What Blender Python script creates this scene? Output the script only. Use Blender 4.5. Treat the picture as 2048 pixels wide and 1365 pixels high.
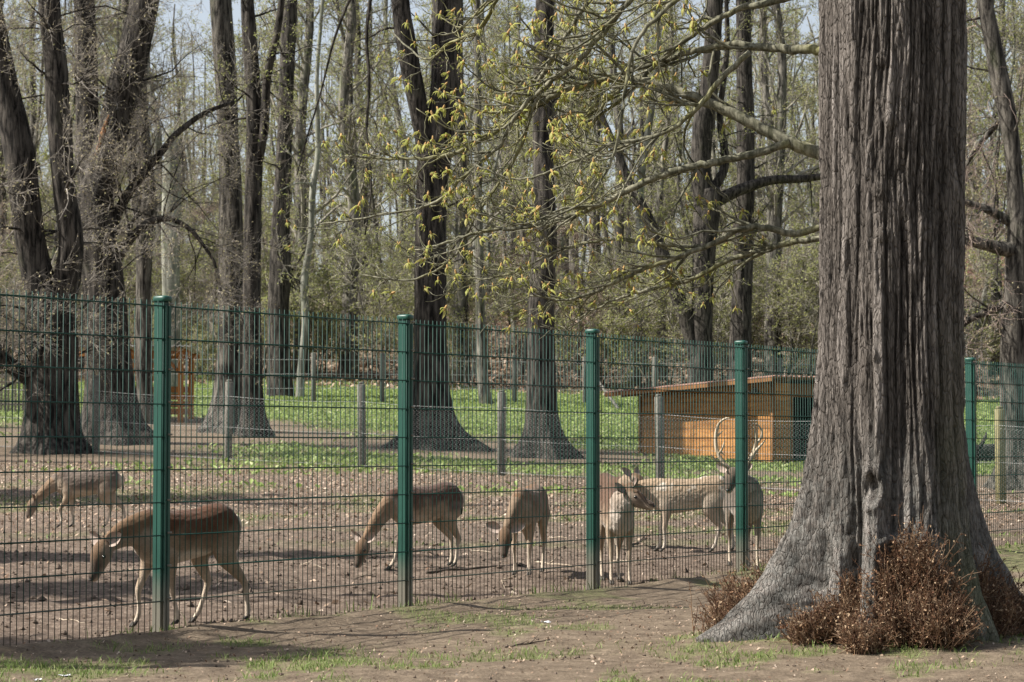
import bpy, bmesh, math, random
import numpy as np
from mathutils import Vector, Matrix

for o in list(bpy.data.objects):
    bpy.data.objects.remove(o)
scene = bpy.context.scene
col = scene.collection

# ------------------------------------------------------------------ camera
F = 4626.0                      # focal length in photo pixels (2048 wide)
CX, CY = 1024.0, 682.5
CAMZ = 1.18
PITCH = math.atan(199.5 / F)
cam_data = bpy.data.cameras.new('camera')
cam = bpy.data.objects.new('camera', cam_data)
col.objects.link(cam)
cam_data.sensor_width = 36.0
cam_data.lens = 36.0 * F / 2048.0
cam_data.clip_start = 0.1
cam_data.clip_end = 2000.0
cam.location = (0, 0, CAMZ)
cam.rotation_euler = (math.radians(90) + PITCH, 0, 0)
cam_data.dof.use_dof = True
cam_data.dof.focus_distance = 16.0
cam_data.dof.aperture_fstop = 9.0
scene.camera = cam

# ------------------------------------------------------------------ sky, sun, exposure
SUN_EL = math.radians(46)
SUN_AZ_VEC = Vector((-1.0, -0.12, 0)).normalized()      # where the sun stands, seen from above
world = bpy.data.worlds.new('World')
scene.world = world
world.use_nodes = True
wn = world.node_tree
for n in list(wn.nodes):
    wn.nodes.remove(n)
sky = wn.nodes.new('ShaderNodeTexSky')
sky.sky_type = 'NISHITA'
sky.sun_disc = False
sky.sun_elevation = SUN_EL
sky.sun_rotation = math.atan2(SUN_AZ_VEC.x, SUN_AZ_VEC.y)
sky.air_density = 1.0
sky.dust_density = 2.0
sky.ozone_density = 1.0
bg = wn.nodes.new('ShaderNodeBackground')
bg.inputs['Strength'].default_value = 0.08
wo = wn.nodes.new('ShaderNodeOutputWorld')
hazy = wn.nodes.new('ShaderNodeHueSaturation')          # thin milky spring sky
hazy.inputs['Saturation'].default_value = 0.5
hazy.inputs['Value'].default_value = 1.12
wn.links.new(sky.outputs[0], hazy.inputs['Color'])
wn.links.new(hazy.outputs[0], bg.inputs[0])
wn.links.new(bg.outputs[0], wo.inputs[0])

sun_data = bpy.data.lights.new('sun', 'SUN')
sun_data.energy = 5.0
sun_data.angle = math.radians(0.53)
sun_data.color = (1.0, 0.95, 0.87)
sun = bpy.data.objects.new('sun', sun_data)
col.objects.link(sun)
sdir = Vector((SUN_AZ_VEC.x * math.cos(SUN_EL), SUN_AZ_VEC.y * math.cos(SUN_EL), math.sin(SUN_EL)))
sun.rotation_euler = sdir.to_track_quat('Z', 'Y').to_euler()
sun.location = (-30, 10, 40)

vs = scene.view_settings
vs.view_transform = 'Standard'
vs.look = 'None'
vs.exposure = 0.95
vs.gamma = 1.0
vs.use_curve_mapping = False
scene.render.engine = 'CYCLES'
scene.cycles.max_bounces = 5
scene.cycles.diffuse_bounces = 2
scene.cycles.glossy_bounces = 2
scene.cycles.transmission_bounces = 2
scene.cycles.transparent_max_bounces = 4
scene.cycles.caustics_reflective = False
scene.cycles.caustics_refractive = False

# ------------------------------------------------------------------ number helpers
def ss(a, b, x):
    t = np.clip((np.asarray(x, float) - a) / (b - a), 0, 1)
    return t * t * (3 - 2 * t)

def _hash(ix, iy, iz, seed):
    h = (ix * 374761393 + iy * 668265263 + iz * 2147483647 + seed * 1274126177) & 0xffffffff
    h = ((h ^ (h >> 13)) * 1274126177) & 0xffffffff
    h = ((h ^ (h >> 15)) * 2246822519) & 0xffffffff
    h = h ^ (h >> 16)
    return (h & 0xffffff) / float(0xffffff)

def vnoise(x, y, z=0.0, seed=0):
    x, y, z = np.broadcast_arrays(np.asarray(x, float), np.asarray(y, float), np.asarray(z, float))
    fx, fy, fz = np.floor(x), np.floor(y), np.floor(z)
    ix, iy, iz = fx.astype(np.int64), fy.astype(np.int64), fz.astype(np.int64)
    u, v, w = x - fx, y - fy, z - fz
    u = u * u * (3 - 2 * u); v = v * v * (3 - 2 * v); w = w * w * (3 - 2 * w)
    r = 0
    for a in (0, 1):
        for b in (0, 1):
            for c in (0, 1):
                wt = (u if a else 1 - u) * (v if b else 1 - v) * (w if c else 1 - w)
                r = r + wt * _hash(ix + a, iy + b, iz + c, seed)
    return r

def fbm(x, y, z=0.0, seed=0, octv=3):
    s = 0; a = 1.0; t = 0
    for k in range(octv):
        s = s + a * vnoise(np.asarray(x) * 2 ** k, np.asarray(y) * 2 ** k, np.asarray(z) * 2 ** k, seed + k * 17)
        t += a; a *= 0.5
    return s / t

# ------------------------------------------------------------------ terrain
_ty = np.array([-200, 28, 38, 48, 60, 75, 95, 115, 135, 170, 230, 500.])
_tz = np.array([0, 0, .10, .42, 1.0, 1.9, 3.2, 5.3, 8.3, 12, 15, 18.])
_dy = np.arange(-200, 500, 1.0)
_dz = np.interp(_dy, _ty, _tz)
_k = np.hanning(15); _k /= _k.sum()
_dz = np.convolve(np.pad(_dz, 7, mode='edge'), _k, mode='valid')
_dz[_dy < 24] = 0

POST0 = np.array([-2.137, 14.08])
FSTEP = np.array([1.383, 2.097])
FDIR = FSTEP / np.linalg.norm(FSTEP)
FNRM = np.array([FDIR[1], -FDIR[0]])            # points to the visitors' side

def fence_dist(x, y):
    return (np.asarray(x) - POST0[0]) * FNRM[0] + (np.asarray(y) - POST0[1]) * FNRM[1]

TREE_X, TREE_Y = 2.225, 13.45

def terr(x, y):
    x = np.asarray(x, float); y = np.asarray(y, float)
    z = np.interp(y, _dy, _dz)
    z = z - 0.034 * 12 * np.tanh(x / 12) * ss(30, 48, y)
    z = z + (fbm(x * .05, y * .05, 0, 5) - .5) * 1.6 * ss(70, 130, y)
    return z

def height(x, y):
    x = np.asarray(x, float); y = np.asarray(y, float)
    z = terr(x, y)
    near = 1 - ss(30, 45, y)
    fd = fence_dist(x, y)
    yard = ss(.05, -.4, fd) if False else ss(-.05, .5, -fd)
    z = z + (fbm(x * 1.1, y * 1.1, 0, 11) - .5) * .07 * near
    z = z + (fbm(x * 7, y * 7, 0, 12, 3) - .5) * (.022 + .045 * yard) * near
    # trampled earth heaped along the visitors' side of the mesh fence
    z = z + .045 * np.exp(-((fd - .22) / .20) ** 2) * (0.4 + 1.2 * fbm(x * 2.3, y * 2.3, 0, 13)) * near
    # earth raised round the foot of the big tree
    rr = np.hypot(x - TREE_X, y - TREE_Y)
    z = z + .07 * np.exp(-(rr / 1.1) ** 2)
    return z

def gz(x, y):
    return float(height(np.array([x]), np.array([y]))[0])

# ------------------------------------------------------------------ pixel helpers (direction only; distance from ground or given)
def ray(px, py):
    u = (px - CX) / F; v = (CY - py) / F
    return np.array([u, math.cos(PITCH) - v * math.sin(PITCH), math.sin(PITCH) + v * math.cos(PITCH)])

def at(px, py, d):
    r = ray(px, py); t = d / r[1]
    return np.array([r[0] * t, d, CAMZ + r[2] * t])

def ground_at(px, py, lo=8.0, hi=260.0):
    r = ray(px, py)
    d = np.exp(np.linspace(math.log(lo), math.log(hi), 3000))
    t = d / r[1]
    zz = CAMZ + r[2] * t - terr(r[0] * t, d)
    i = np.argmax(zz < 0)
    if zz[i] >= 0:
        i = len(d) - 1
    return np.array([r[0] * t[i], d[i], float(terr(r[0] * t[i], d[i]))])

def mpp(d):
    return d / F

# ------------------------------------------------------------------ mesh building
class MB:
    """collects vertices and faces; build() links them as ONE mesh object"""
    def __init__(self):
        self.V = []; self.Fq = []; self.Ft = []; self.n = 0; self.C = []
    def add(self, V, Q=None, T=None, mi=0, c=None):
        V = np.asarray(V, float).reshape(-1, 3)
        if Q is not None and len(Q):
            self.Fq.append((np.asarray(Q, np.int64).reshape(-1, 4) + self.n, mi))
        if T is not None and len(T):
            self.Ft.append((np.asarray(T, np.int64).reshape(-1, 3) + self.n, mi))
        self.V.append(V); self.n += len(V)
        if c is not None:
            self.C.append(np.broadcast_to(np.asarray(c, float), (len(V), 3)))
        return self
    def mesh(self, name, mats, smooth=True):
        me = bpy.data.meshes.new(name)
        if not self.V:
            return me
        V = np.concatenate(self.V)
        loops = []; start = []; mi = []; pos = 0
        for arr, w in ((self.Fq, 4), (self.Ft, 3)):
            for f, m in arr:
                loops.append(f.ravel()); k = len(f)
                start.append(pos + np.arange(k) * w); pos += k * w
                mi.append(np.full(k, m))
        loops = np.concatenate(loops); start = np.concatenate(start); mi = np.concatenate(mi)
        me.vertices.add(len(V)); me.vertices.foreach_set('co', V.ravel())
        me.loops.add(len(loops)); me.loops.foreach_set('vertex_index', loops.astype(np.int32))
        me.polygons.add(len(start)); me.polygons.foreach_set('loop_start', start.astype(np.int32))
        me.polygons.foreach_set('material_index', mi.astype(np.int32))
        me.polygons.foreach_set('use_smooth', np.full(len(start), smooth))
        me.update(calc_edges=True)
        if self.C:
            C = np.concatenate(self.C)
            at_ = me.color_attributes.new('tint', 'FLOAT_COLOR', 'POINT')
            at_.data.foreach_set('color', np.concatenate([C, np.ones((len(C), 1))], 1).ravel())
        if not isinstance(mats, (list, tuple)):
            mats = [mats]
        for m in mats:
            me.materials.append(m)
        return me
    def build(self, name, mats, parent=None, smooth=True, loc=None):
        return link(name, self.mesh(name, mats, smooth), parent, loc)
    # shapes
    def box(self, c, s, rz=0.0, mi=0, bevel=0.0):
        c = np.asarray(c, float); sx, sy, sz = np.asarray(s, float) / 2
        b = min(bevel, sx * .9, sy * .9, sz * .9)
        if b > 0:
            prof = [(-sz, b), (-sz + b, 0), (sz - b, 0), (sz, b)]
            V = []
            for z, ins in prof:
                x0, y0 = sx - ins, sy - ins
                cc = b if ins == 0 else b * .6
                V += [(x0 - cc, -y0, z), (x0, -y0 + cc, z), (x0, y0 - cc, z), (x0 - cc, y0, z), (-x0 + cc, y0, z), (-x0, y0 - cc, z), (-x0, -y0 + cc, z), (-x0 + cc, -y0, z)]
            Q = []
            for k in range(3):
                for j in range(8):
                    a = k * 8 + j; d = k * 8 + (j + 1) % 8
                    Q.append((a, d, d + 8, a + 8))
            Q += [(24, 25, 26, 27), (24, 27, 28, 31), (28, 29, 30, 31), (3, 2, 1, 0), (7, 4, 3, 0), (7, 6, 5, 4)]
        else:
            V = [(x, y, z) for z in (-sz, sz) for x, y in ((-sx, -sy), (sx, -sy), (sx, sy), (-sx, sy))]
            Q = [(0, 3, 2, 1), (4, 5, 6, 7), (0, 1, 5, 4), (1, 2, 6, 5), (2, 3, 7, 6), (3, 0, 4, 7)]
        V = np.array(V)
        ca, sa = math.cos(rz), math.sin(rz)
        R = np.array([[ca, -sa, 0], [sa, ca, 0], [0, 0, 1]])
        return self.add(V @ R.T + c, Q, None, mi)
    def tubes(self, P, R, sides=6, mi=0, caps=True, c=None):
        V, Q, T = tube_arrays(P, R, sides, caps)
        return self.add(V, Q, T, mi, c)
    def tube(self, P, R, sides=8, mi=0, caps=True, c=None):
        P = np.asarray(P, float)[None]
        R = np.broadcast_to(np.asarray(R, float), P.shape[1:2])[None]
        return self.tubes(P, R, sides, mi, caps, c)

def norm(v):
    return v / np.maximum(np.linalg.norm(v, axis=-1, keepdims=True), 1e-9)

def tube_arrays(P, R, sides, caps=True):
    P = np.asarray(P, float); R = np.asarray(R, float)
    M, K = P.shape[:2]
    T = np.empty_like(P)
    T[:, 1:-1] = P[:, 2:] - P[:, :-2]
    T[:, 0] = P[:, 1] - P[:, 0]; T[:, -1] = P[:, -1] - P[:, -2]
    T = norm(T)
    mean = norm(P[:, -1] - P[:, 0])
    ref = np.where(np.abs(mean[:, 2:3]) > .75, np.array([[1., .13, .07]]), np.array([[.05, .11, 1.]]))
    ref = np.repeat(ref[:, None], K, 1)
    A = norm(np.cross(T, ref)); B = np.cross(T, A)
    th = np.arange(sides) * 2 * math.pi / sides
    V = P[:, :, None] + R[:, :, None, None] * (A[:, :, None] * np.cos(th)[None, None, :, None] + B[:, :, None] * np.sin(th)[None, None, :, None])
    V = V.reshape(-1, 3)
    m = np.arange(M)[:, None, None] * K * sides
    k = np.arange(K - 1)[None, :, None] * sides
    s = np.arange(sides)[None, None, :]; s2 = (s + 1) % sides
    Q = np.stack([m + k + s, m + k + sides + s, m + k + sides + s2, m + k + s2], -1).reshape(-1, 4)
    Tr = None
    if caps:
        n0 = len(V)
        V = np.concatenate([V, P[:, 0], P[:, -1]])
        ms = np.arange(M)[:, None]; s1 = np.arange(sides)[None]; s2 = (s1 + 1) % sides
        a = np.stack([np.broadcast_to(n0 + ms, (M, sides)), ms * K * sides + s1, ms * K * sides + s2], -1)
        off = ms * K * sides + (K - 1) * sides
        b = np.stack([np.broadcast_to(n0 + M + ms, (M, sides)), off + s2, off + s1], -1)
        Tr = np.concatenate([a.reshape(-1, 3), b.reshape(-1, 3)])
    return V, Q, Tr

def spline(pts, n):
    """Catmull-Rom through rows of pts, resampled to n rows"""
    p = np.asarray(pts, float)
    d = np.concatenate([[0], np.cumsum(np.linalg.norm(np.diff(p[:, :3], axis=0), axis=1))])
    q = np.concatenate([[2 * p[0] - p[1]], p, [2 * p[-1] - p[-2]]])
    t = np.linspace(0, d[-1], n)
    i = np.clip(np.searchsorted(d, t, side='right') - 1, 0, len(p) - 2)
    u = ((t - d[i]) / np.maximum(d[i + 1] - d[i], 1e-9))[:, None]
    p0, p1, p2, p3 = q[i], q[i + 1], q[i + 2], q[i + 3]
    return .5 * (2 * p1 + (p2 - p0) * u + (2 * p0 - 5 * p1 + 4 * p2 - p3) * u ** 2 + (3 * p1 - p0 - 3 * p2 + p3) * u ** 3)

def link(name, me, parent=None, loc=None):
    o = bpy.data.objects.new(name, me)
    col.objects.link(o)
    if parent is not None:
        o.parent = parent
    if loc is not None:
        o.location = loc
    return o

def empty(name, loc=(0, 0, 0), rz=0.0):
    o = bpy.data.objects.new(name, None)
    col.objects.link(o)
    o.empty_display_size = .1
    o.location = loc; o.rotation_euler = (0, 0, rz)
    return o

def tag(o, label=None, cat=None, group=None, kind=None):
    if label: o['label'] = label
    if cat: o['category'] = cat
    if group: o['group'] = group
    if kind: o['kind'] = kind
    return o

def copy_tree(o, parent=None):
    c = o.copy(); col.objects.link(c)
    c.parent = parent
    for ch in list(o.children):
        copy_tree(ch, c)
    return c

# ------------------------------------------------------------------ materials
def new_mat(name):
    m = bpy.data.materials.new(name); m.use_nodes = True
    nt = m.node_tree
    for n in list(nt.nodes):
        nt.nodes.remove(n)
    out = nt.nodes.new('ShaderNodeOutputMaterial')
    b = nt.nodes.new('ShaderNodeBsdfPrincipled')
    nt.links.new(b.outputs[0], out.inputs[0])
    b.inputs['Specular IOR Level'].default_value = .2
    return m, nt, b

def N(nt, kind, **kw):
    n = nt.nodes.new(kind)
    for k, v in kw.items():
        if hasattr(n, k):
            setattr(n, k, v)
        else:
            n.inputs[k.replace('_', ' ')].default_value = v
    return n

def coords(nt, scale=(1, 1, 1), kind='Object'):
    tc = nt.nodes.new('ShaderNodeTexCoord'); mp = nt.nodes.new('ShaderNodeMapping')
    mp.inputs['Scale'].default_value = scale
    nt.links.new(tc.outputs[kind], mp.inputs[0])
    return mp.outputs[0]

def noise(nt, vec, scale, detail=4, rough=.55, dist=0.0):
    n = N(nt, 'ShaderNodeTexNoise', Scale=scale, Detail=detail, Roughness=rough, Distortion=dist)
    nt.links.new(vec, n.inputs['Vector'])
    return n.outputs['Fac']

def ramp(nt, fac, stops):
    r = nt.nodes.new('ShaderNodeValToRGB')
    e = r.color_ramp.elements
    while len(e) < len(stops):
        e.new(.5)
    for el, (p, c) in zip(e, stops):
        el.position = p; el.color = (c[0], c[1], c[2], 1)
    nt.links.new(fac, r.inputs[0])
    return r.outputs[0]

def mixc(nt, fac, a, b, mode='MIX'):
    m = nt.nodes.new('ShaderNodeMix'); m.data_type = 'RGBA'; m.blend_type = mode
    for sock, val in ((m.inputs[0], fac), (m.inputs[6], a), (m.inputs[7], b)):
        if isinstance(val, (int, float)):
            sock.default_value = val
        elif isinstance(val, tuple):
            sock.default_value = (val[0], val[1], val[2], 1)
        else:
            nt.links.new(val, sock)
    return m.outputs[2]

def mth(nt, op, a, b=0.0):
    m = nt.nodes.new('ShaderNodeMath'); m.operation = op
    for sock, val in ((m.inputs[0], a), (m.inputs[1], b)):
        if isinstance(val, (int, float)):
            sock.default_value = val
        else:
            nt.links.new(val, sock)
    return m.outputs[0]

def bump(nt, b, h, dist, strength=1.0):
    bp = nt.nodes.new('ShaderNodeBump')
    bp.inputs['Strength'].default_value = strength
    bp.inputs['Distance'].default_value = dist
    nt.links.new(h, bp.inputs['Height'])
    nt.links.new(bp.outputs[0], b.inputs['Normal'])

def attr(nt, name='tint'):
    a = nt.nodes.new('ShaderNodeAttribute'); a.attribute_name = name
    return a.outputs['Color']

def rnd(nt):
    return nt.nodes.new('ShaderNodeObjectInfo').outputs['Random']

def bark_mat(name, dark, light, moss=None, scale=1.0, mossamt=.45, vary=0.0, bumpd=.07):
    m, nt, b = new_mat(name)
    v = coords(nt, (1, 1, .16))
    n1 = noise(nt, v, 10 * scale, 6, .68, .4)
    v2 = coords(nt, (1, 1, .5))
    n2 = noise(nt, v2, 2.2, 4)
    c = ramp(nt, n1, [(.40, dark), (.50, tuple(.45 * (a + q) for a, q in zip(dark, light))), (.61, light)])
    c = mixc(nt, .55, c, ramp(nt, n2, [(.3, (.55, .55, .55)), (.7, (1.25, 1.22, 1.2))]), 'MULTIPLY')
    if moss:
        n3 = noise(nt, v2, 1.3, 5, .65)
        f = ramp(nt, n3, [(mossamt, (0, 0, 0)), (mossamt + .22, (1, 1, 1))])
        c = mixc(nt, mth(nt, 'MULTIPLY', f, .75), c, moss)
    if vary:
        k = mth(nt, 'ADD', mth(nt, 'MULTIPLY', rnd(nt), vary), 1 - vary / 2)
        cc = nt.nodes.new('ShaderNodeCombineColor')
        for i in range(3):
            nt.links.new(k, cc.inputs[i])
        c = mixc(nt, 1.0, c, cc.outputs[0], 'MULTIPLY')
    nt.links.new(c, b.inputs['Base Color'])
    b.inputs['Roughness'].default_value = .9
    bump(nt, b, n1, bumpd, .9)
    return m

def plain_mat(name, c1, c2, scale=6, rough=.85, bumpd=0.0, spec=.2, stretch=(1, 1, 1)):
    m, nt, b = new_mat(name)
    n1 = noise(nt, coords(nt, stretch), scale, 5, .6)
    nt.links.new(ramp(nt, n1, [(.3, c1), (.7, c2)]), b.inputs['Base Color'])
    b.inputs['Roughness'].default_value = rough
    b.inputs['Specular IOR Level'].default_value = spec
    if bumpd:
        bump(nt, b, n1, bumpd)
    return m

def leaf_mat(name, cols, trans=.35, rough=.6):
    m, nt, b = new_mat(name)
    g = nt.nodes.new('ShaderNodeNewGeometry')
    c = ramp(nt, g.outputs['Random Per Island'], [(i / (len(cols) - 1), cc) for i, cc in enumerate(cols)])
    nt.links.new(c, b.inputs['Base Color'])
    b.inputs['Roughness'].default_value = rough
    if trans:
        tr = nt.nodes.new('ShaderNodeBsdfTranslucent')
        mx = nt.nodes.new('ShaderNodeMixShader'); mx.inputs[0].default_value = trans
        nt.links.new(c, tr.inputs[0])
        out = [n for n in nt.nodes if n.type == 'OUTPUT_MATERIAL'][0]
        nt.links.new(b.outputs[0], mx.inputs[1]); nt.links.new(tr.outputs[0], mx.inputs[2])
        nt.links.new(mx.outputs[0], out.inputs[0])
    return m
M = {}
M['bark_dark'] = bark_mat('bark_dark', (.007, .006, .005), (.098, .087, .075), (.045, .05, .024), 1.1, .60)
M['bark_mid'] = bark_mat('bark_mid', (.012, .0105, .009), (.16, .146, .124), (.065, .075, .035), 1.0, .57)
M['bark_pale'] = bark_mat('bark_pale', (.12, .12, .10), (.33, .33, .28), (.13, .16, .085), .5, .5)
M['bark_forest'] = bark_mat('bark_forest', (.028, .025, .021), (.22, .205, .175), (.11, .13, .06), .8, .52, .8)
M['twig_grey'] = plain_mat('twig_grey', (.11, .097, .08), (.42, .38, .33), 5)
M['twig_dark'] = plain_mat('twig_dark', (.06, .05, .038), (.15, .125, .10), 5)
M['twig_forest'] = plain_mat('twig_forest', (.13, .12, .095), (.34, .315, .26), 3)
M['twig_pink'] = plain_mat('twig_pink', (.15, .115, .095), (.32, .25, .215), 3)
M['limb_moss'] = bark_mat('limb_moss', (.07, .07, .045), (.25, .24, .175), (.26, .25, .06), 3.0, .50, 0, .006)
M['leaf_spring'] = leaf_mat('leaf_spring', [(.24, .27, .08), (.36, .38, .15), (.33, .31, .14), (.27, .33, .10)], .45)
M['leaf_bud'] = leaf_mat('leaf_bud', [(.38, .32, .20), (.50, .44, .28), (.36, .35, .16)], .3)
M['leaf_chestnut'] = leaf_mat('leaf_chestnut', [(.27, .29, .06), (.38, .38, .11), (.32, .35, .08), (.40, .36, .13)], .4)
M['bud_spike'] = plain_mat('bud_spike', (.30, .17, .06), (.46, .32, .14), 90)
M['lawn_leaf'] = leaf_mat('lawn_leaf', [(.14, .20, .05), (.23, .32, .085), (.31, .40, .14), (.22, .28, .085), (.44, .48, .24)], .35, .5)
M['grass'] = leaf_mat('grass', [(.08, .13, .025), (.14, .21, .05), (.20, .27, .08), (.30, .30, .14)], .3, .55)
M['litter'] = leaf_mat('litter', [(.17, .10, .065), (.28, .19, .13), (.42, .32, .24), (.22, .15, .10), (.55, .45, .36)], .1, .8)
M['clod'] = plain_mat('clod', (.06, .043, .032), (.15, .115, .09), 30, .95, .004)
M['shoot'] = leaf_mat('shoot', [(.055, .028, .018), (.12, .062, .036), (.22, .14, .08), (.085, .042, .026), (.33, .24, .16)], 0, .8)
M['shoot_leaf'] = leaf_mat('shoot_leaf', [(.11, .05, .028), (.22, .12, .065), (.42, .31, .20), (.085, .042, .026)], .15, .8)
M['concrete'] = plain_mat('concrete', (.09, .085, .07), (.21, .20, .175), 14, .95, .004)
M['wire_galv'] = plain_mat('wire_galv', (.30, .30, .29), (.46, .46, .45), 4, .55, 0, .5)
M['wood_grey'] = plain_mat('wood_grey', (.15, .13, .10), (.33, .30, .25), 9, .9, .003, .2, (6, 6, .6))
M['wood_orange'] = plain_mat('wood_orange', (.36, .15, .05), (.52, .25, .09), 5, .75, .002, .2, (6, 6, .6))
M['stick'] = plain_mat('stick', (.16, .12, .085), (.42, .35, .27), 8, .9)
M['stick_dark'] = plain_mat('stick_dark', (.05, .038, .03), (.13, .10, .08), 8, .9)
M['paper'] = plain_mat('paper', (.72, .74, .78), (.82, .83, .85), 20, .7)
M['torn_wood'] = plain_mat('torn_wood', (.16, .075, .035), (.34, .18, .09), 9, .9, .01, .2, (5, 5, .8))

# painted fence metal, earth splashed on the foot of the posts
def post_mat():
    m, nt, b = new_mat('green_paint')
    v = coords(nt)
    n1 = noise(nt, v, 3, 4)
    n2 = noise(nt, v, 60, 5, .7)
    c = ramp(nt, n1, [(.3, (.006, .048, .034)), (.7, (.011, .075, .053))])
    spots = ramp(nt, n2, [(.68, (0, 0, 0)), (.74, (1, 1, 1))])
    c = mixc(nt, mth(nt, 'MULTIPLY', spots, .5), c, (.16, .22, .17))
    sp = nt.nodes.new('ShaderNodeSeparateXYZ'); nt.links.new(v, sp.inputs[0])
    mud = mth(nt, 'ADD', mth(nt, 'MULTIPLY', sp.outputs[2], -2.6), mth(nt, 'ADD', mth(nt, 'MULTIPLY', n1, .7), .85))
    mudr = ramp(nt, mud, [(.15, (0, 0, 0)), (.75, (1, 1, 1))])
    c = mixc(nt, mth(nt, 'MULTIPLY', mudr, .85), c, (.17, .15, .12))
    nt.links.new(c, b.inputs['Base Color'])
    b.inputs['Roughness'].default_value = .42
    b.inputs['Specular IOR Level'].default_value = .45
    return m
M['green'] = post_mat()
def wire_mat():
    m, nt, b = new_mat('green_wire')
    v = coords(nt)
    n1 = noise(nt, v, 9, 4)
    c = ramp(nt, n1, [(.3, (.010, .042, .033)), (.7, (.018, .068, .052))])
    sp = nt.nodes.new('ShaderNodeSeparateXYZ'); nt.links.new(v, sp.inputs[0])
    mud = mth(nt, 'ADD', mth(nt, 'MULTIPLY', sp.outputs[2], -2.6), mth(nt, 'ADD', mth(nt, 'MULTIPLY', n1, .7), .65))
    c = mixc(nt, mth(nt, 'MULTIPLY', ramp(nt, mud, [(.15, (0, 0, 0)), (.75, (1, 1, 1))]), .8), c, (.14, .12, .095))
    nt.links.new(c, b.inputs['Base Color'])
    b.inputs['Roughness'].default_value = .5
    return m
M['green_wire'] = wire_mat()

def big_bark_mat():
    m, nt, b = new_mat('furrowed_bark')
    a = attr(nt)                                     # r: height of the ridge, g: lichen, b: algae
    sp = nt.nodes.new('ShaderNodeSeparateColor'); nt.links.new(a, sp.inputs[0])
    v = coords(nt, (1, 1, .22))
    n1 = noise(nt, v, 60, 6, .75, .3)
    n2 = noise(nt, coords(nt, (1, 1, .6)), 3.2, 4)
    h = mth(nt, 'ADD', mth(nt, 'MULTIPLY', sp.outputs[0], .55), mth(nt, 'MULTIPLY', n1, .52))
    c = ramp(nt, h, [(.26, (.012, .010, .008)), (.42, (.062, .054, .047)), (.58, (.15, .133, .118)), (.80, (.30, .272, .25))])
    c = mixc(nt, .5, c, ramp(nt, n2, [(.3, (.78, .74, .70)), (.7, (1.18, 1.16, 1.16))]), 'MULTIPLY')
    # fine cracks between the bark plates
    tc2 = coords(nt, (1, 1, .22))
    wob = nt.nodes.new('ShaderNodeTexNoise'); wob.inputs['Scale'].default_value = 14; nt.links.new(tc2, wob.inputs['Vector'])
    addv = nt.nodes.new('ShaderNodeVectorMath'); addv.operation = 'MULTIPLY_ADD'
    nt.links.new(wob.outputs['Color'], addv.inputs[0]); addv.inputs[1].default_value = (.075, .075, .05); nt.links.new(tc2, addv.inputs[2])
    vc = nt.nodes.new('ShaderNodeTexVoronoi'); vc.feature = 'DISTANCE_TO_EDGE'; vc.inputs['Scale'].default_value = 52
    nt.links.new(addv.outputs[0], vc.inputs['Vector'])
    crack = ramp(nt, vc.outputs['Distance'], [(.0, (0, 0, 0)), (.13, (1, 1, 1))])
    c = mixc(nt, .5, c, mixc(nt, crack, (.16, .14, .12), (1.12, 1.11, 1.1)), 'MULTIPLY')
    lich = mth(nt, 'MULTIPLY', sp.outputs[1], ramp(nt, noise(nt, coords(nt), 22, 6, .75), [(.38, (0, 0, 0)), (.60, (1, 1, 1))]))
    c = mixc(nt, mth(nt, 'MULTIPLY', lich, .7), c, (.28, .28, .26))
    alg = mth(nt, 'MULTIPLY', sp.outputs[2], ramp(nt, n2, [(.3, (0, 0, 0)), (.6, (1, 1, 1))]))
    c = mixc(nt, mth(nt, 'MULTIPLY', alg, .6), c, (.17, .18, .10))
    nt.links.new(c, b.inputs['Base Color'])
    b.inputs['Roughness'].default_value = .92
    bump(nt, b, mth(nt, 'ADD', n1, mth(nt, 'MULTIPLY', crack, .45)), .024, 1.0)
    return m
M['big_bark'] = big_bark_mat()

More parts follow.
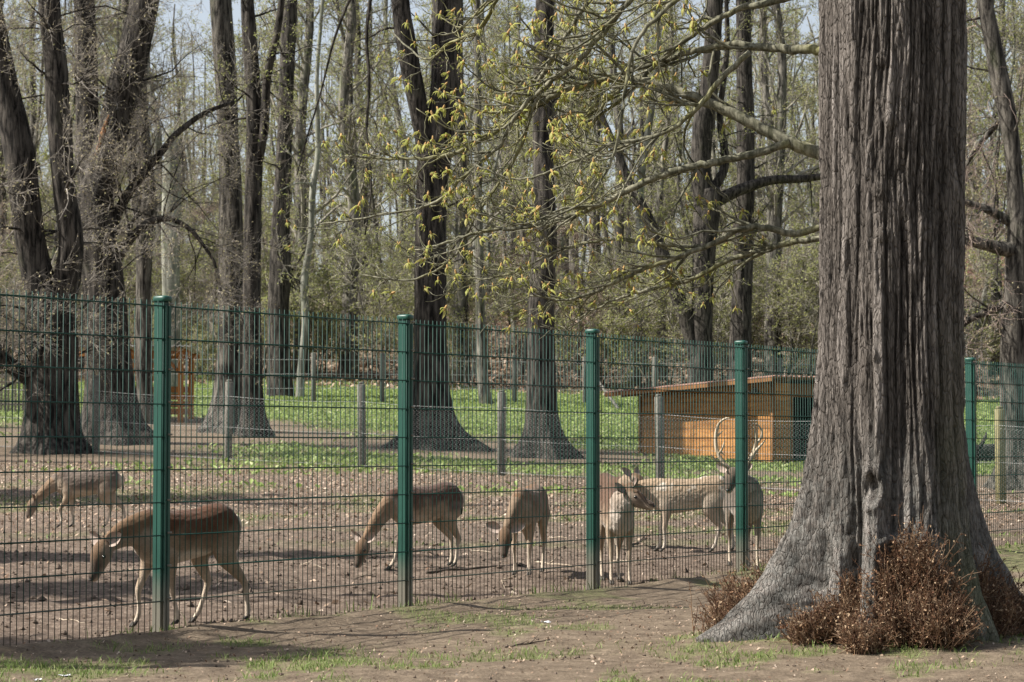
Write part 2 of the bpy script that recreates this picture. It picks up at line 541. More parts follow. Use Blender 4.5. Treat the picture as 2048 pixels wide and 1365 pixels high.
def ground_mat():
    m, nt, b = new_mat('earth')
    a = attr(nt)                                     # r: grass, g: litter, b: dark trampled yard
    sp = nt.nodes.new('ShaderNodeSeparateColor'); nt.links.new(a, sp.inputs[0])
    v = coords(nt)
    n_big = noise(nt, v, .9, 4)
    n_mid = noise(nt, v, 7, 5, .65)
    n_fine = noise(nt, v, 55, 6, .7)
    soil = ramp(nt, n_mid, [(.3, (.10, .076, .055)), (.55, (.17, .133, .096)), (.75, (.26, .205, .15))])
    yard = ramp(nt, n_mid, [(.3, (.065, .048, .037)), (.52, (.14, .107, .084)), (.75, (.24, .19, .15))])
    c = mixc(nt, sp.outputs[2], soil, yard)
    c = mixc(nt, .45, c, ramp(nt, n_fine, [(.36, (.25, .24, .23)), (.64, (1.6, 1.58, 1.56))]), 'MULTIPLY')
    # leaf and bark crumbs
    vo = N(nt, 'ShaderNodeTexVoronoi', Scale=34.0); nt.links.new(v, vo.inputs['Vector'])
    sv = nt.nodes.new('ShaderNodeSeparateColor'); nt.links.new(vo.outputs['Color'], sv.inputs[0])
    chip = mth(nt, 'MULTIPLY', ramp(nt, sv.outputs[0], [(.62, (0, 0, 0)), (.66, (1, 1, 1))]), ramp(nt, vo.outputs['Distance'], [(.35, (1, 1, 1)), (.5, (0, 0, 0))]))
    chipc = ramp(nt, sv.outputs[1], [(0, (.20, .13, .09)), (.5, (.34, .25, .18)), (1, (.52, .43, .35))])
    c = mixc(nt, mth(nt, 'MULTIPLY', chip, sp.outputs[1]), c, chipc)
    gn = mth(nt, 'MULTIPLY', sp.outputs[0], ramp(nt, n_fine, [(.42, (.08, .08, .08)), (.60, (.9, .9, .9))]))
    gcol = ramp(nt, n_mid, [(.3, (.08, .125, .03)), (.6, (.15, .20, .055)), (.8, (.22, .25, .09))])
    c = mixc(nt, gn, c, gcol)
    nt.links.new(c, b.inputs['Base Color'])
    b.inputs['Roughness'].default_value = .95
    b.inputs['Specular IOR Level'].default_value = .1
    bump(nt, b, mth(nt, 'ADD', mth(nt, 'MULTIPLY', n_mid, .8), mth(nt, 'MULTIPLY', n_fine, .5)), .03, .9)
    return m
M['earth'] = ground_mat()

# ------------------------------------------------------------------ ground
def grass_mask(x, y):
    x = np.asarray(x, float); y = np.asarray(y, float)
    wob = (fbm(x * .22, y * .30, 0, 31) - .5)
    band = fbm(x * .10, y * .42, 0, 33)
    lawn = (.30 + .70 * ss(47, 55, y)) * ss(43.5, 48.5, y + wob * 9) * (1 - ss(92, 100, y + wob * 12))
    bare = ss(.50, .60, band) * ss(40, 46, y) * (1 - ss(62, 70, y)) * .95
    # earth round the tree feet and under the canopy on the left
    for (bx, by, br) in BARE:
        bare = np.maximum(bare, 1 - ss(br * .55, br * 1.25, np.hypot((x - bx) * .75, (y - by) * .65)))
    lawn = lawn * (1 - bare)
    yard = ss(-.05, .3, -fence_dist(x, y))
    sparse = yard * ss(25, 31, y + wob * 10) * (1 - ss(41, 46, y)) * ss(.44, .66, fbm(x * .5, y * .5, 0, 35)) * .55
    fore = (1 - yard) * ss(.47, .62, fbm(x * 1.9, y * 1.9, 0, 37, 4)) * ss(13.8, 12.2, y) * (y < 24) * ss(.30, .62, fbm(x * 9, y * 6, 0, 45, 2))
    fore2 = (1 - yard) * ss(.60, .68, fbm(x * 1.9, y * 1.9, 0, 39)) * (y < 26) * .7
    fringe = np.exp(-((fence_dist(x, y) - .10) / .13) ** 2) * ss(.42, .62, fbm(x * 1.7, y * 1.7, 0, 41)) * (y < 24) * .8
    right = (1 - yard) * ss(3.2, 4.3, x) * ss(14.0, 16, y) * ss(.40, .55, fbm(x * .8, y * .8, 0, 43)) * (y < 30) * .8
    return np.clip(np.maximum.reduce([lawn, sparse, fore, fore2 * (y < 30), fringe, right]), 0, 1)

def litter_mask(x, y):
    yard = ss(-.05, .5, -fence_dist(x, y))
    a = .30 + .9 * ss(26, 40, y) * (1 - ss(46, 52, y))
    wood = ss(90, 100, y) * .9
    return np.clip(np.maximum(yard * a * (.35 + fbm(np.asarray(x) * .6, np.asarray(y) * .6, 0, 51)), wood), 0, 1)

BARE = []
for (px, py, br) in ((100, 905, 3.6), (235, 880, 3.6), (300, 850, 3.0), (390, 850, 3.0), (455, 860, 2.6), (508, 872, 2.6), (878, 895, 3.0), (1090, 914, 2.6), (2038, 975, 2.2)):
    g = ground_at(px, py); BARE.append((g[0], g[1], br))

def build_ground():
    ys = np.concatenate([np.arange(-120, 8, 4.0), np.arange(8, 10.5, .25), np.arange(10.5, 26, .07), np.arange(26, 48, .2), np.arange(48, 100, .6), np.arange(100, 200, 2.5), np.arange(200, 421, 12)])
    xs_mid = np.arange(-8.5, 8.51, .085)
    out = 8.5 + np.cumsum(.12 * 1.105 ** np.arange(60))
    xs = np.concatenate([-out[::-1], xs_mid, out])
    X, Y = np.meshgrid(xs, ys)
    x, y = X.ravel(), Y.ravel()
    z = height(x, y)
    nx, ny = len(xs), len(ys)
    i = np.arange(nx - 1)[None]; j = np.arange(ny - 1)[:, None]
    a = j * nx + i
    Q = np.stack([a, a + 1, a + 1 + nx, a + nx], -1).reshape(-1, 4)
    yard = ss(-.05, .3, -fence_dist(x, y)) * (1 - ss(46, 52, y))
    C = np.stack([grass_mask(x, y), litter_mask(x, y), yard], -1)
    mb = MB(); mb.add(np.stack([x, y, z], -1), Q, None, 0, C)
    o = mb.build('ground', M['earth'])
    tag(o, 'brown trampled earth with patches of grass and lawn', kind='structure')
    return o
build_ground()

rng = np.random.default_rng(7)

# loose cover on the ground (nobody could count it)
def scatter(n, x0, x1, y0, y1, maskf, seed):
    r = np.random.default_rng(seed)
    x = r.uniform(x0, x1, n); y = r.uniform(y0, y1, n)
    keep = r.uniform(0, 1, n) < maskf(x, y)
    return x[keep], y[keep], r

def blades(name, x, y, r, h0, h1, w, lean, mat, label, cat, simple=False):
    n = len(x)
    z = height(x, y) - .004
    a = r.uniform(0, 2 * math.pi, n); h = r.uniform(h0, h1, n); wd = w * r.uniform(.6, 1.4, n)
    b = r.uniform(0, 2 * math.pi, n); l = lean * h * r.uniform(.2, 1.2, n)
    P = np.stack([x, y, z], -1)
    side = np.stack([np.cos(a), np.sin(a), np.zeros(n)], -1) * wd[:, None] / 2
    ld = np.stack([np.cos(b), np.sin(b), np.zeros(n)], -1)
    mid = P + ld * (l * .35)[:, None] + np.array([0, 0, 1]) * (h * .6)[:, None]
    tip = P + ld * l[:, None] + np.array([0, 0, 1]) * (h * .95)[:, None]
    if simple:                                       # broad leaf: one kite
        V = np.stack([P, mid + side, tip, mid - side], 1).reshape(-1, 3)
        k = np.arange(n)[:, None] * 4
        mb = MB(); mb.add(V, k + np.array([[0, 1, 2, 3]]))
    else:
        V = np.stack([P - side, P + side, mid + side * .8, mid - side * .8, tip], 1).reshape(-1, 3)
        k = np.arange(n)[:, None] * 5
        mb = MB(); mb.add(V, k + np.array([[0, 1, 2, 3]]), k + np.array([[3, 2, 4]]))
    return tag(mb.build(name, mat, smooth=False), label, cat, kind='stuff')

def flakes(name, x, y, r, s0, s1, mat, label, cat, lift=.012, tilt=.5, aspect=.6):
    n = len(x)
    z = height(x, y) + lift * r.uniform(.2, 1, n)
    a = r.uniform(0, 2 * math.pi, n); s = r.uniform(s0, s1, n)
    u = np.stack([np.cos(a), np.sin(a), r.normal(0, tilt, n)], -1)
    v = np.stack([-np.sin(a), np.cos(a), r.normal(0, tilt, n)], -1) * aspect
    P = np.stack([x, y, z], -1); s = s[:, None] / 2
    V = np.stack([P - u * s, P + v * s + [0, 0, .004], P + u * s, P - v * s], 1).reshape(-1, 3)
    V[:, 2] = np.maximum(V[:, 2], np.repeat(height(x, y), 4) - .004)
    k = np.arange(n)[:, None] * 4
    mb = MB(); mb.add(V, None, np.concatenate([k + np.array([[0, 2, 1]]), k + np.array([[0, 3, 2]])]))
    return tag(mb.build(name, mat, smooth=False), label, cat, kind='stuff')

x, y, r = scatter(110000, -4.2, 5.2, 10.2, 16.5, lambda x, y: grass_mask(x, y) * (.35 + .65 * (y < 13.8)), 101)
# clump the blades into tufts
x = x + r.normal(0, .012, len(x)); y = y + r.normal(0, .012, len(y))
blades('grass', x, y, r, .012, .055, .0045, 1.2, M['grass'], 'short green grass tufts on the trodden earth before the fence', 'grass')
x, y, r = scatter(42000, -4.2, 6.5, 13.0, 26, lambda x, y: np.exp(-((fence_dist(x, y) - .07) / .12) ** 2) * ss(.40, .66, fbm(x * 1.7, y * 1.7, 0, 41)), 105)
blades('grass', x, y, r, .03, .12, .006, .8, M['grass'], 'green grass growing along the foot of the mesh fence', 'grass')
x, y, r = scatter(290000, -26, 26, 42, 100, lambda x, y: grass_mask(x, y) ** 1.5 * (np.abs(x) < .25 * y + 2), 102)
blades('ground_cover', x, y, r, .03, .12, .085, 1.5, M['lawn_leaf'], 'bright green leafy ground cover on the lawn under the trees', 'ground cover', True)
x, y, r = scatter(22000, -9, 9, 24, 46, lambda x, y: grass_mask(x, y) ** 1.3, 106)
blades('grass', x, y, r, .02, .07, .02, 1.0, M['grass'], 'thin green moss and grass in the deer enclosure', 'grass')
x, y, r = scatter(60000, -11, 10, 14, 49, lambda x, y: litter_mask(x, y) * (.25 + .75 * ss(22, 36, y)) * (fence_dist(x, y) < -.1), 103)
flakes('leaf_litter', x, y, r, .02, .075, M['litter'], 'pale dry leaves and wood chips strewn over the enclosure', 'leaf litter')
x, y, r = scatter(14000, -4.2, 5, 10.5, 17, lambda x, y: (fence_dist(x, y) > 0) * .5, 104)
flakes('leaf_litter', x, y, r, .006, .024, M['litter'], 'small dry leaf crumbs on the path before the fence', 'leaf litter', .006)
x, y, r = scatter(34000, -34, 34, 92, 150, lambda x, y: (np.abs(x) < .27 * y) * 1.0, 109)
flakes('leaf_litter', x, y, r, .12, .32, M['litter'], 'brown fallen leaves on the wooded slope', 'leaf litter', .06, .7)

def clods():
    x, y, r = scatter(12000, -8, 7, 14, 30, lambda x, y: (fence_dist(x, y) < -.05) * (.35 + .65 * (fbm(x * 1.2, y * 1.2, 0, 61) > .5)), 107)
    x2, y2, r2 = scatter(900, -4, 5, 10.8, 17, lambda x, y: (fence_dist(x, y) > 0.05) * 1.0, 108)
    x = np.concatenate([x, x2]); y = np.concatenate([y, y2]); n = len(x)
    s = r.lognormal(math.log(.010), .5, n); s = np.clip(s, .004, np.where(fence_dist(x, y) > 0, .011, .035))
    D = np.array([[1, 0, 0], [0, 1, 0], [-1, 0, 0], [0, -1, 0], [.1, .1, .8], [0, 0, -.6]])
    V = D[None] * s[:, None, None] * r.uniform(.6, 1.4, (n, 6, 3))
    V += np.stack([x, y, height(x, y) + s * .25], -1)[:, None]
    k = np.arange(n)[:, None]
    T = np.concatenate([k * 6 + np.array([[a, b, c]]) for a, b, c in ((0, 1, 4), (1, 2, 4), (2, 3, 4), (3, 0, 4), (1, 0, 5), (2, 1, 5), (3, 2, 5), (0, 3, 5))])
    mb = MB(); mb.add(V.reshape(-1, 3), None, T)
    tag(mb.build('earth_clods', M['clod'], smooth=False), 'small dark clods of trodden earth in the enclosure', 'clods', kind='stuff')
clods()
def wbuild(mb, name, mats, parent, smooth=True):
    """build from world coordinates under a parent that stands at a location (no rotation)"""
    off = np.array(parent.location)
    if parent.parent is not None:
        off = off + np.array(parent.parent.location)
    mb.V = [v - off for v in mb.V]
    return mb.build(name, mats, parent, smooth)

FANG = math.atan2(FDIR[1], FDIR[0])
# ------------------------------------------------------------------ green mesh fence
def mesh_fence():
    root = empty('mesh_fence', (POST0[0], POST0[1], 0))
    tag(root, 'tall dark green welded mesh fence with square capped posts before the deer', 'fence')
    fd3 = np.array([FDIR[0], FDIR[1], 0]); fn3 = np.array([FNRM[0], FNRM[1], 0])
    # a post: box section with open slot, strip that clamps the panels, moulded cap
    mb = MB(); mb.box((0, 0, .89), (.060, .074, 2.28), FANG, 0, .006); post_me = mb.mesh('post', M['green'], False)
    mb = MB()
    c = fn3 * .054
    mb.box(c + np.array([0, 0, 1.0]) - fd3 * .017, (.014, .012, 2.0), FANG, 0, .002)
    mb.box(c + np.array([0, 0, 1.0]) + fd3 * .013, (.022, .016, 2.0), FANG, 0, .003)
    strip_me = mb.mesh('clamp_strip', M['green'], False)
    mb = MB()
    th = np.arange(20) * 2 * math.pi / 20
    rings = []
    for z, k in ((2.028, .93), (2.034, 1.0), (2.050, 1.0), (2.058, .93), (2.063, .6), (2.064, .05)):
        ex = np.sign(np.cos(th)) * np.abs(np.cos(th)) ** .55 * .041 * k
        ey = np.sign(np.sin(th)) * np.abs(np.sin(th)) ** .55 * .056 * k + .008
        rings.append(ex[:, None] * fd3 + ey[:, None] * fn3 + np.array([0, 0, z]))
    V = np.concatenate(rings); Q = []
    for k in range(5):
        for j in range(20):
            Q.append((k * 20 + j, k * 20 + (j + 1) % 20, k * 20 + 20 + (j + 1) % 20, k * 20 + 20 + j))
    mb.add(V, Q); cap_me = mb.mesh('post_cap', M['green'])
    mb = MB()
    mb.box(fn3 * .066 + fd3 * .012, (.034, .012, .012), FANG, 0, .002)
    bolt_me = mb.mesh('clamp', M['green'])
    lo, hi = -1, 6
    def pp(i):                                  # the line bends slightly beyond the fourth post
        return np.array([FSTEP[0] * i + .021 * max(0, i - 3) ** 2, FSTEP[1] * i, 0])
    for i in range(lo, hi + 1):
        p = link('post', post_me, root, tuple(pp(i)))
        link('clamp_strip', strip_me, p); link('post_cap', cap_me, p)
        for k in range(11):
            link('clamp', bolt_me, p, (0, 0, .03 + .198 * k))
    L = np.linalg.norm(FSTEP)
    r = np.random.default_rng(3)
    for i in range(lo, hi):
        fd3 = pp(i + 1) - pp(i); L = np.linalg.norm(fd3); fd3 = fd3 / L
        fn3 = np.array([fd3[1], -fd3[0], 0])
        base = pp(i) + fn3 * .044
        s = np.arange(50) * .05 + .031
        n = len(s)
        P = base[None, None] + s[:, None, None] * fd3[None, None] + np.array([[[0, 0, .006], [0, 0, 2.03]]])
        P = P + np.stack([r.normal(0, .0012, (n, 2)), r.normal(0, .0012, (n, 2)), np.zeros((n, 2))], -1)
        mb = MB(); mb.tubes(P, np.full((n, 2), .0031), 6)
        panel = mb.build('mesh_panel', M['green_wire'], root)
        for k in range(11):
            z = .012 + .1985 * k
            mb = MB()
            for off in (-.0068, .0068):
                sag = np.array([[0, 0, 0], [0, 0, r.normal(0, .0015)], [0, 0, 0]])
                P = base[None] + np.array([[-.012], [L / 2], [L + .012]]) * fd3[None] + fn3[None] * off + np.array([0, 0, z]) + sag
                mb.tube(P, .0042, 6)
            mb.build('cross_wire', M['green_wire'], panel)
mesh_fence()

# ------------------------------------------------------------------ chain-link fence with concrete posts
def chain_fence():
    ps = [(-90, 54.3), (192, 52.2), (457, 50.3), (725, 49.2), (1003, 48.3), (1320, 47.3), (1665, 44.6), (2000, 42.0), (2330, 39.5)]
    W = []
    for px, d in ps:
        X = (px - CX) / F * d
        W.append((X, d, float(terr(X, d))))
    W = np.array(W)
    root = empty('chain_link_fence', tuple(W[4]))
    tag(root, 'grey chain-link fence on slim posts along the edge of the lawn', 'fence')
    r = np.random.default_rng(5)
    wood = plain_mat('post_wood', (.15, .13, .065), (.27, .24, .13), 8, .9, .003, .2, (6, 6, .6))
    for i, w in enumerate(W):
        h = 1.74 + r.uniform(-.05, .05)
        mb = MB()
        mb.box((0, 0, h / 2 - .15), (.15, .13, h + .3), .4, 0, .012)
        mb.box((0, 0, h + .025), (.11, .09, .05), .4, 0, .012)
        o = mb.build('fence_post', wood if i >= 7 else M['concrete'], root)
        o.location = w - W[4]
        o.rotation_euler = (r.normal(0, .012), r.normal(0, .012), 0)
    for i in range(len(W) - 1):
        a, b = W[i], W[i + 1]
        L = np.linalg.norm((b - a)[:2]); p = .088
        n = int(L / p); J = int(1.40 / (p / 2))
        hh = 1.46
        k = np.arange(n)[:, None]; j = np.arange(J)[None]
        s = (k + .5) * p + (p / 2) * np.where((j + k * 0) % 2 == 0, 1, -1)
        z = .05 + j * (p / 2) + 0 * k
        t = np.clip(s / L, 0, 1)
        # the mesh sags between the posts
        sag = -.05 * np.sin(t * math.pi) * (z / hh)
        x = a[0] + (b[0] - a[0]) * t; y = a[1] + (b[1] - a[1]) * t
        dirv = (b - a)[:2] / L; nr = np.array([dirv[1], -dirv[0]])
        wob = .02 * np.sin(s * 2.1 + i) * np.sin(z * 2.2) + .085
        P = np.stack([x + nr[0] * wob, y + nr[1] * wob, terr(x, y) + z + sag], -1)
        mb = MB(); mb.tubes(P, np.full(P.shape[:2], .0042), 3, 0, False)
        panel = wbuild(mb, 'chain_link_mesh', M['wire_galv'], root)
        mb = MB()
        for zz in (.06, .75, 1.42):
            t = np.linspace(0, 1, 9); x = a[0] + (b[0] - a[0]) * t; y = a[1] + (b[1] - a[1]) * t
            mb.tube(np.stack([x + nr[0] * .085, y + nr[1] * .085, terr(x, y) + zz - .05 * np.sin(t * math.pi) * zz / hh], -1), .0035, 4)
        wbuild(mb, 'strain_wire', M['wire_galv'], root)
chain_fence()

# ------------------------------------------------------------------ wooden shed
def shed():
    d0 = 56.0
    nc = at(1547, 930, d0); nc[2] = terr(nc[0], nc[1])
    lc = np.array([(1281 - CX) / F * 59.5, 59.5, 0]); lc[2] = terr(lc[0], lc[1])
    root = empty('wooden_shed', (nc[0], nc[1], min(nc[2], lc[2]) - .02))
    tag(root, 'low orange-brown wooden shed with sloping roof beyond the chain-link fence', 'shed')
    z0 = root.location.z
    u = lc - nc; u[2] = 0; L = np.linalg.norm(u); u /= L           # along the sunny wall, away from the near corner
    v = np.array([-u[1], u[0], 0]);
    if v[0] < 0: v = -v                                             # along the dark front, to the right
    Wd = 2.9
    h_hi = CAMZ + (882 - 765) / F * d0 - z0; h_lo = CAMZ + (882 - 790) / F * 59.5 - z0
    wallm, nt, b = new_mat('shed_boards')
    vec = coords(nt, (1, 1, 5))
    n1 = noise(nt, vec, 2.2, 6, .65, .6); n2 = noise(nt, coords(nt), 1.1, 3)
    c = ramp(nt, n1, [(.25, (.20, .085, .028)), (.5, (.37, .175, .055)), (.75, (.50, .27, .10))])
    c = mixc(nt, .4, c, ramp(nt, n2, [(.3, (.7, .68, .66)), (.7, (1.15, 1.15, 1.15))]), 'MULTIPLY')
    k = mth(nt, 'ADD', mth(nt, 'MULTIPLY', rnd(nt), .35), .82)
    cc = nt.nodes.new('ShaderNodeCombineColor')
    for i in range(3): nt.links.new(k, cc.inputs[i])
    c = mixc(nt, 1.0, c, cc.outputs[0], 'MULTIPLY')
    nt.links.new(c, b.inputs['Base Color']); b.inputs['Roughness'].default_value = .7
    bump(nt, b, n1, .004)
    dark = plain_mat('shed_trim', (.13, .06, .025), (.26, .13, .05), 6, .8, .002, .2, (4, 4, .8))
    roofm = plain_mat('roof_sheet', (.22, .12, .09), (.36, .22, .17), 3, .8, .003)
    inner = plain_mat('shed_inside', (.02, .015, .012), (.05, .04, .03), 3, .95)
    rz = math.atan2(u[1], u[0])
    def prism(name, mat, a0, a1, side, b0, b1, za, zb, ta, tb, parent=root):
        """board standing on a wall; a along the wall, b outwards, za..ta heights at a0 and zb..tb at a1"""
        ax, bx = (u, -v) if side == 'sun' else ((v, -u) if side == 'front' else (u, v))
        org = np.zeros(3) if side in ('sun', 'front') else v * Wd
        pts = []
        for bb in (b0, b1):
            for (aa, zz) in ((a0, za), (a1, zb), (a1, tb), (a0, ta)):
                pts.append(org + ax * aa + bx * bb + np.array([0, 0, zz]))
        mb = MB(); mb.add(pts, [(0, 1, 2, 3), (7, 6, 5, 4), (0, 4, 5, 1), (1, 5, 6, 2), (2, 6, 7, 3), (3, 7, 4, 0)])
        return mb.build(name, mat, parent, False)
    slope = (h_lo - h_hi) / L
    # inner shell
    for side, LL in (('sun', L), ('back', L), ('front', Wd)):
        if side == 'front': continue
        w = prism('wall', inner, .02, LL - .02, side, -.05, -.02, 0, 0, h_hi - .03, h_lo - .03)
        n = 9
        for kk in range(n):
            zz0 = kk * h_hi / n; zz1 = (kk + 1) * h_hi / n - .012
            # the roof slope cuts the upper boards
            la = min(LL, max(.1, (zz0 - h_hi) / slope)) if slope < 0 else LL
            t1a = min(zz1, h_hi - .01); t1b = min(zz1, h_hi + slope * la - .01)
            if t1b <= zz0: t1b = zz0 + .004
            prism('plank', wallm, 0.03, la - .03, side, -.018, .006, zz0, zz0, t1a, max(t1b, zz0 + .004), w)
    w = prism('wall', inner, .0, .62, 'front', -.05, -.02, 0, 0, h_hi - .03, h_hi - .03)
    for kk in range(9):
        zz0 = kk * h_hi / 9; zz1 = (kk + 1) * h_hi / 9 - .012
        prism('plank', wallm, .03, .60, 'front', -.018, .006, zz0, zz0, zz1, zz1, w)
        prism('plank', wallm, 1.62, Wd - .03, 'front', -.018, .006, zz0, zz0, zz1, zz1, w)
    prism('wall', inner, 1.62, Wd, 'front', -.05, -.02, 0, 0, h_hi - .03, h_hi - .03)
    prism('lintel', dark, .60, 1.62, 'front', -.02, .008, h_hi - .35, h_hi - .35, h_hi - .02, h_hi - .02)
    dr = prism('dark_doorway', inner, .68, 1.56, 'front', -.55, -.52, .05, .05, h_hi - .42, h_hi - .42)  # near-black panel set back in the opening; its colour paints the inside shade
    prism('door_frame', dark, .62, .70, 'front', -.04, .02, 0, 0, h_hi - .35, h_hi - .35, dr)
    prism('door_frame', dark, 1.54, 1.62, 'front', -.04, .02, 0, 0, h_hi - .35, h_hi - .35, dr)
    # corner posts
    for (aa, hh) in ((0, h_hi), (L, h_lo)):
        for org in (np.zeros(3), v * Wd):
            mb = MB(); mb.box(org + u * aa + np.array([0, 0, hh / 2 - .03]), (.09, .09, hh), rz, 0, .006)
            mb.build('corner_post', dark, root)
    # low stone strip under the sunny wall
    prism('base_board', dark, -.03, L + .03, 'sun', .012, .035, -.1, -.1, .12, .12)
    # roof sheet: follows the slope, stands out all round, corrugated
    n = 60; o1, o2, o3 = .55, .75, .62
    aa = np.linspace(-o1, L + o2, 2); bb = np.linspace(-o3, Wd + .5, n)
    V = []
    for top in (1, 0):
        for a_ in aa:
            for q, b_ in enumerate(bb):
                cz = .018 * math.sin(b_ * 2 * math.pi / .18)
                V.append(u * a_ + v * b_ + np.array([0, 0, h_hi + slope * a_ + .10 + cz + (.012 if top else -.012)]))
    Q = []
    for q in range(n - 1):
        Q.append((q, q + 1, n + q + 1, n + q)); Q.append((2 * n + q + 1, 2 * n + q, 3 * n + q, 3 * n + q + 1))
        Q.append((q + 1, q, 2 * n + q, 2 * n + q + 1)); Q.append((n + q, n + q + 1, 3 * n + q + 1, 3 * n + q))
    Q += [(0, n, 3 * n, 2 * n), (n - 1, 3 * n - 1, 4 * n - 1, 2 * n - 1)]
    mb = MB(); mb.add(V, Q); roof = mb.build('roof', roofm, root, False)
    # fascia and rafters under the sheet
    for b_ in (-o3 + .03, .0, Wd / 2, Wd):
        p0 = u * (-o1 + .03) + v * b_; p1 = u * (L + o2 - .03) + v * b_
        pts = []
        for dv in (-.02, .02):
            for (p, a_) in ((p0, -o1), (p1, L + o2)):
                for dz in (-.02, .07):
                    pts.append(p + v * dv + np.array([0, 0, h_hi + slope * a_ + dz]))
        mb = MB(); mb.add(pts, [(0, 2, 3, 1), (4, 5, 7, 6), (0, 1, 5, 4), (2, 6, 7, 3), (1, 3, 7, 5), (0, 4, 6, 2)])
        mb.build('rafter', dark, roof, False)
    # lamp under the eave
    lamp = plain_mat('lamp_metal', (.12, .12, .12), (.2, .2, .2), 8, .5)
    mb = MB(); c = u * .55 - v * .10 + np.array([0, 0, h_hi - .25])
    mb.box(c, (.26, .16, .05), rz, 0, .015); mb.box(c + np.array([0, 0, .05]), (.16, .10, .06), rz, 0, .02)
    mb.box(c + v * .05 + np.array([0, 0, .08]), (.05, .12, .10), rz, 0, .01)
    mb.build('wall_lamp', lamp, root)
shed()

# ------------------------------------------------------------------ feeding shelter on the left
def shelter():
    g = ground_at(361, 846)
    d = g[1]
    root = empty('feeding_shelter', tuple(g))
    tag(root, 'open wooden feeding shelter with corrugated roof between the left-hand trunks', 'shelter')
    s = mpp(d)
    W = (361 - 175) * s; D = 2.2
    htop = (846 - 712) * s
    z0 = g[2]
    roofm = plain_mat('corrugated_sheet', (.45, .45, .43), (.62, .62, .60), 4, .6)
    for (dx, dy) in ((0, 0), (-W, 0), (0, D), (-W, D)):
        zz = float(terr(g[0] + dx, g[1] + dy)) - z0
        mb = MB(); mb.box((dx, dy, (htop + zz) / 2 - .1), (.15, .15, htop - zz + .2), 0, 0, .01)
        mb.build('post', M['wood_orange'], root)
    for dy in (0, D):
        mb = MB(); mb.box((-W / 2, dy, htop + .06), (W + .5, .10, .16), 0, 0, .008)
        mb.build('beam', M['wood_orange'], root)
    for k in range(6):
        mb = MB(); mb.box((-W * k / 5, D / 2, htop + .18), (.07, D + .8, .09), 0, 0, .006)
        mb.build('rafter', M['wood_orange'], root)
    for sx in (-.45, -W + .45):
        P = [(sx - (.0 if sx > -1 else .0), 0, htop - .02), (0 if sx > -1 else -W, 0, htop - .55)]
        mb = MB(); mb.tube(P, .05, 4); mb.build('brace', M['wood_orange'], root)
    n = 80; bb = np.linspace(-W - .35, .35, n); V = []
    for t in (.012, -.012):
        for yy, zz in ((-.45, 0), (D + .45, -.12)):
            for b_ in bb:
                V.append((b_, yy, htop + .27 + zz + .022 * math.sin(b_ * 2 * math.pi / .16) + t))
    Q = []
    for q in range(n - 1):
        Q += [(q, q + 1, n + q + 1, n + q), (2 * n + q + 1, 2 * n + q, 3 * n + q, 3 * n + q + 1), (q + 1, q, 2 * n + q, 2 * n + q + 1), (n + q, n + q + 1, 3 * n + q + 1, 3 * n + q)]
    mb = MB(); mb.add(V, Q); mb.build('roof_sheet', roofm, root, False)
    for k in range(4):
        mb = MB(); mb.box((-W / 2, D + .03, .35 + k * .22), (W, .03, .18), 0, 0, .004)
        mb.build('plank', M['wood_orange'], root)
    for k in range(3):
        mb = MB(); mb.box((-W / 2, .02, htop - .28 - k * .19), (W * .62, .028, .15), 0, 0, .004)
        mb.build('plank', M['wood_orange'], root)
    # slim downpipe beside the post
    pipe = plain_mat('downpipe', (.45, .46, .45), (.6, .6, .6), 5, .5)
    mb = MB(); mb.tube([(.17, -.05, htop + .1), (.17, -.05, .0)], .035, 8); mb.build('downpipe', pipe, root)
shelter()

# ------------------------------------------------------------------ paling fence at the far left
def paling():
    g = ground_at(20, 842)
    d = g[1] + 4
    r = np.random.default_rng(9)
    x0 = (-120 - CX) / F * d; x1 = (58 - CX) / F * d
    root = empty('paling_fence', (x0, d, float(terr(x0, d))))
    tag(root, 'weathered grey wooden paling fence behind the thick leaning tree', 'fence')
    n = int((x1 - x0) / .105)
    for k in range(n):
        x = x0 + k * .105; y = d + .25 * (x - x0)
        h = 1.28 + r.normal(0, .03); w = .072
        V = []
        for yy in (-.011, .011):
            V += [(-w / 2, yy, -.1), (w / 2, yy, -.1), (w / 2, yy, h - .05), (0, yy, h), (-w / 2, yy, h - .05)]
        mb = MB(); mb.add(V, [(0, 1, 6, 5), (1, 2, 7, 6), (2, 3, 8, 7), (3, 4, 9, 8), (4, 0, 5, 9), (0, 4, 2, 1), (5, 6, 7, 9)], [(4, 3, 2), (7, 8, 9)])
        o = mb.build('paling', M['wood_grey'], root, False)
        o.location = (x - x0, y - d, float(terr(x, y)) - root.location.z); o.rotation_euler = (0, r.normal(0, .02), math.atan(.25))
    for zz in (.3, .98):
        P = np.array([[0, .03, zz], [x1 - x0, .25 * (x1 - x0) + .03, zz + float(terr(x1, d) - terr(x0, d))]])
        mb = MB(); mb.tube(P, .04, 4); mb.build('rail', M['wood_grey'], root, False)
paling()

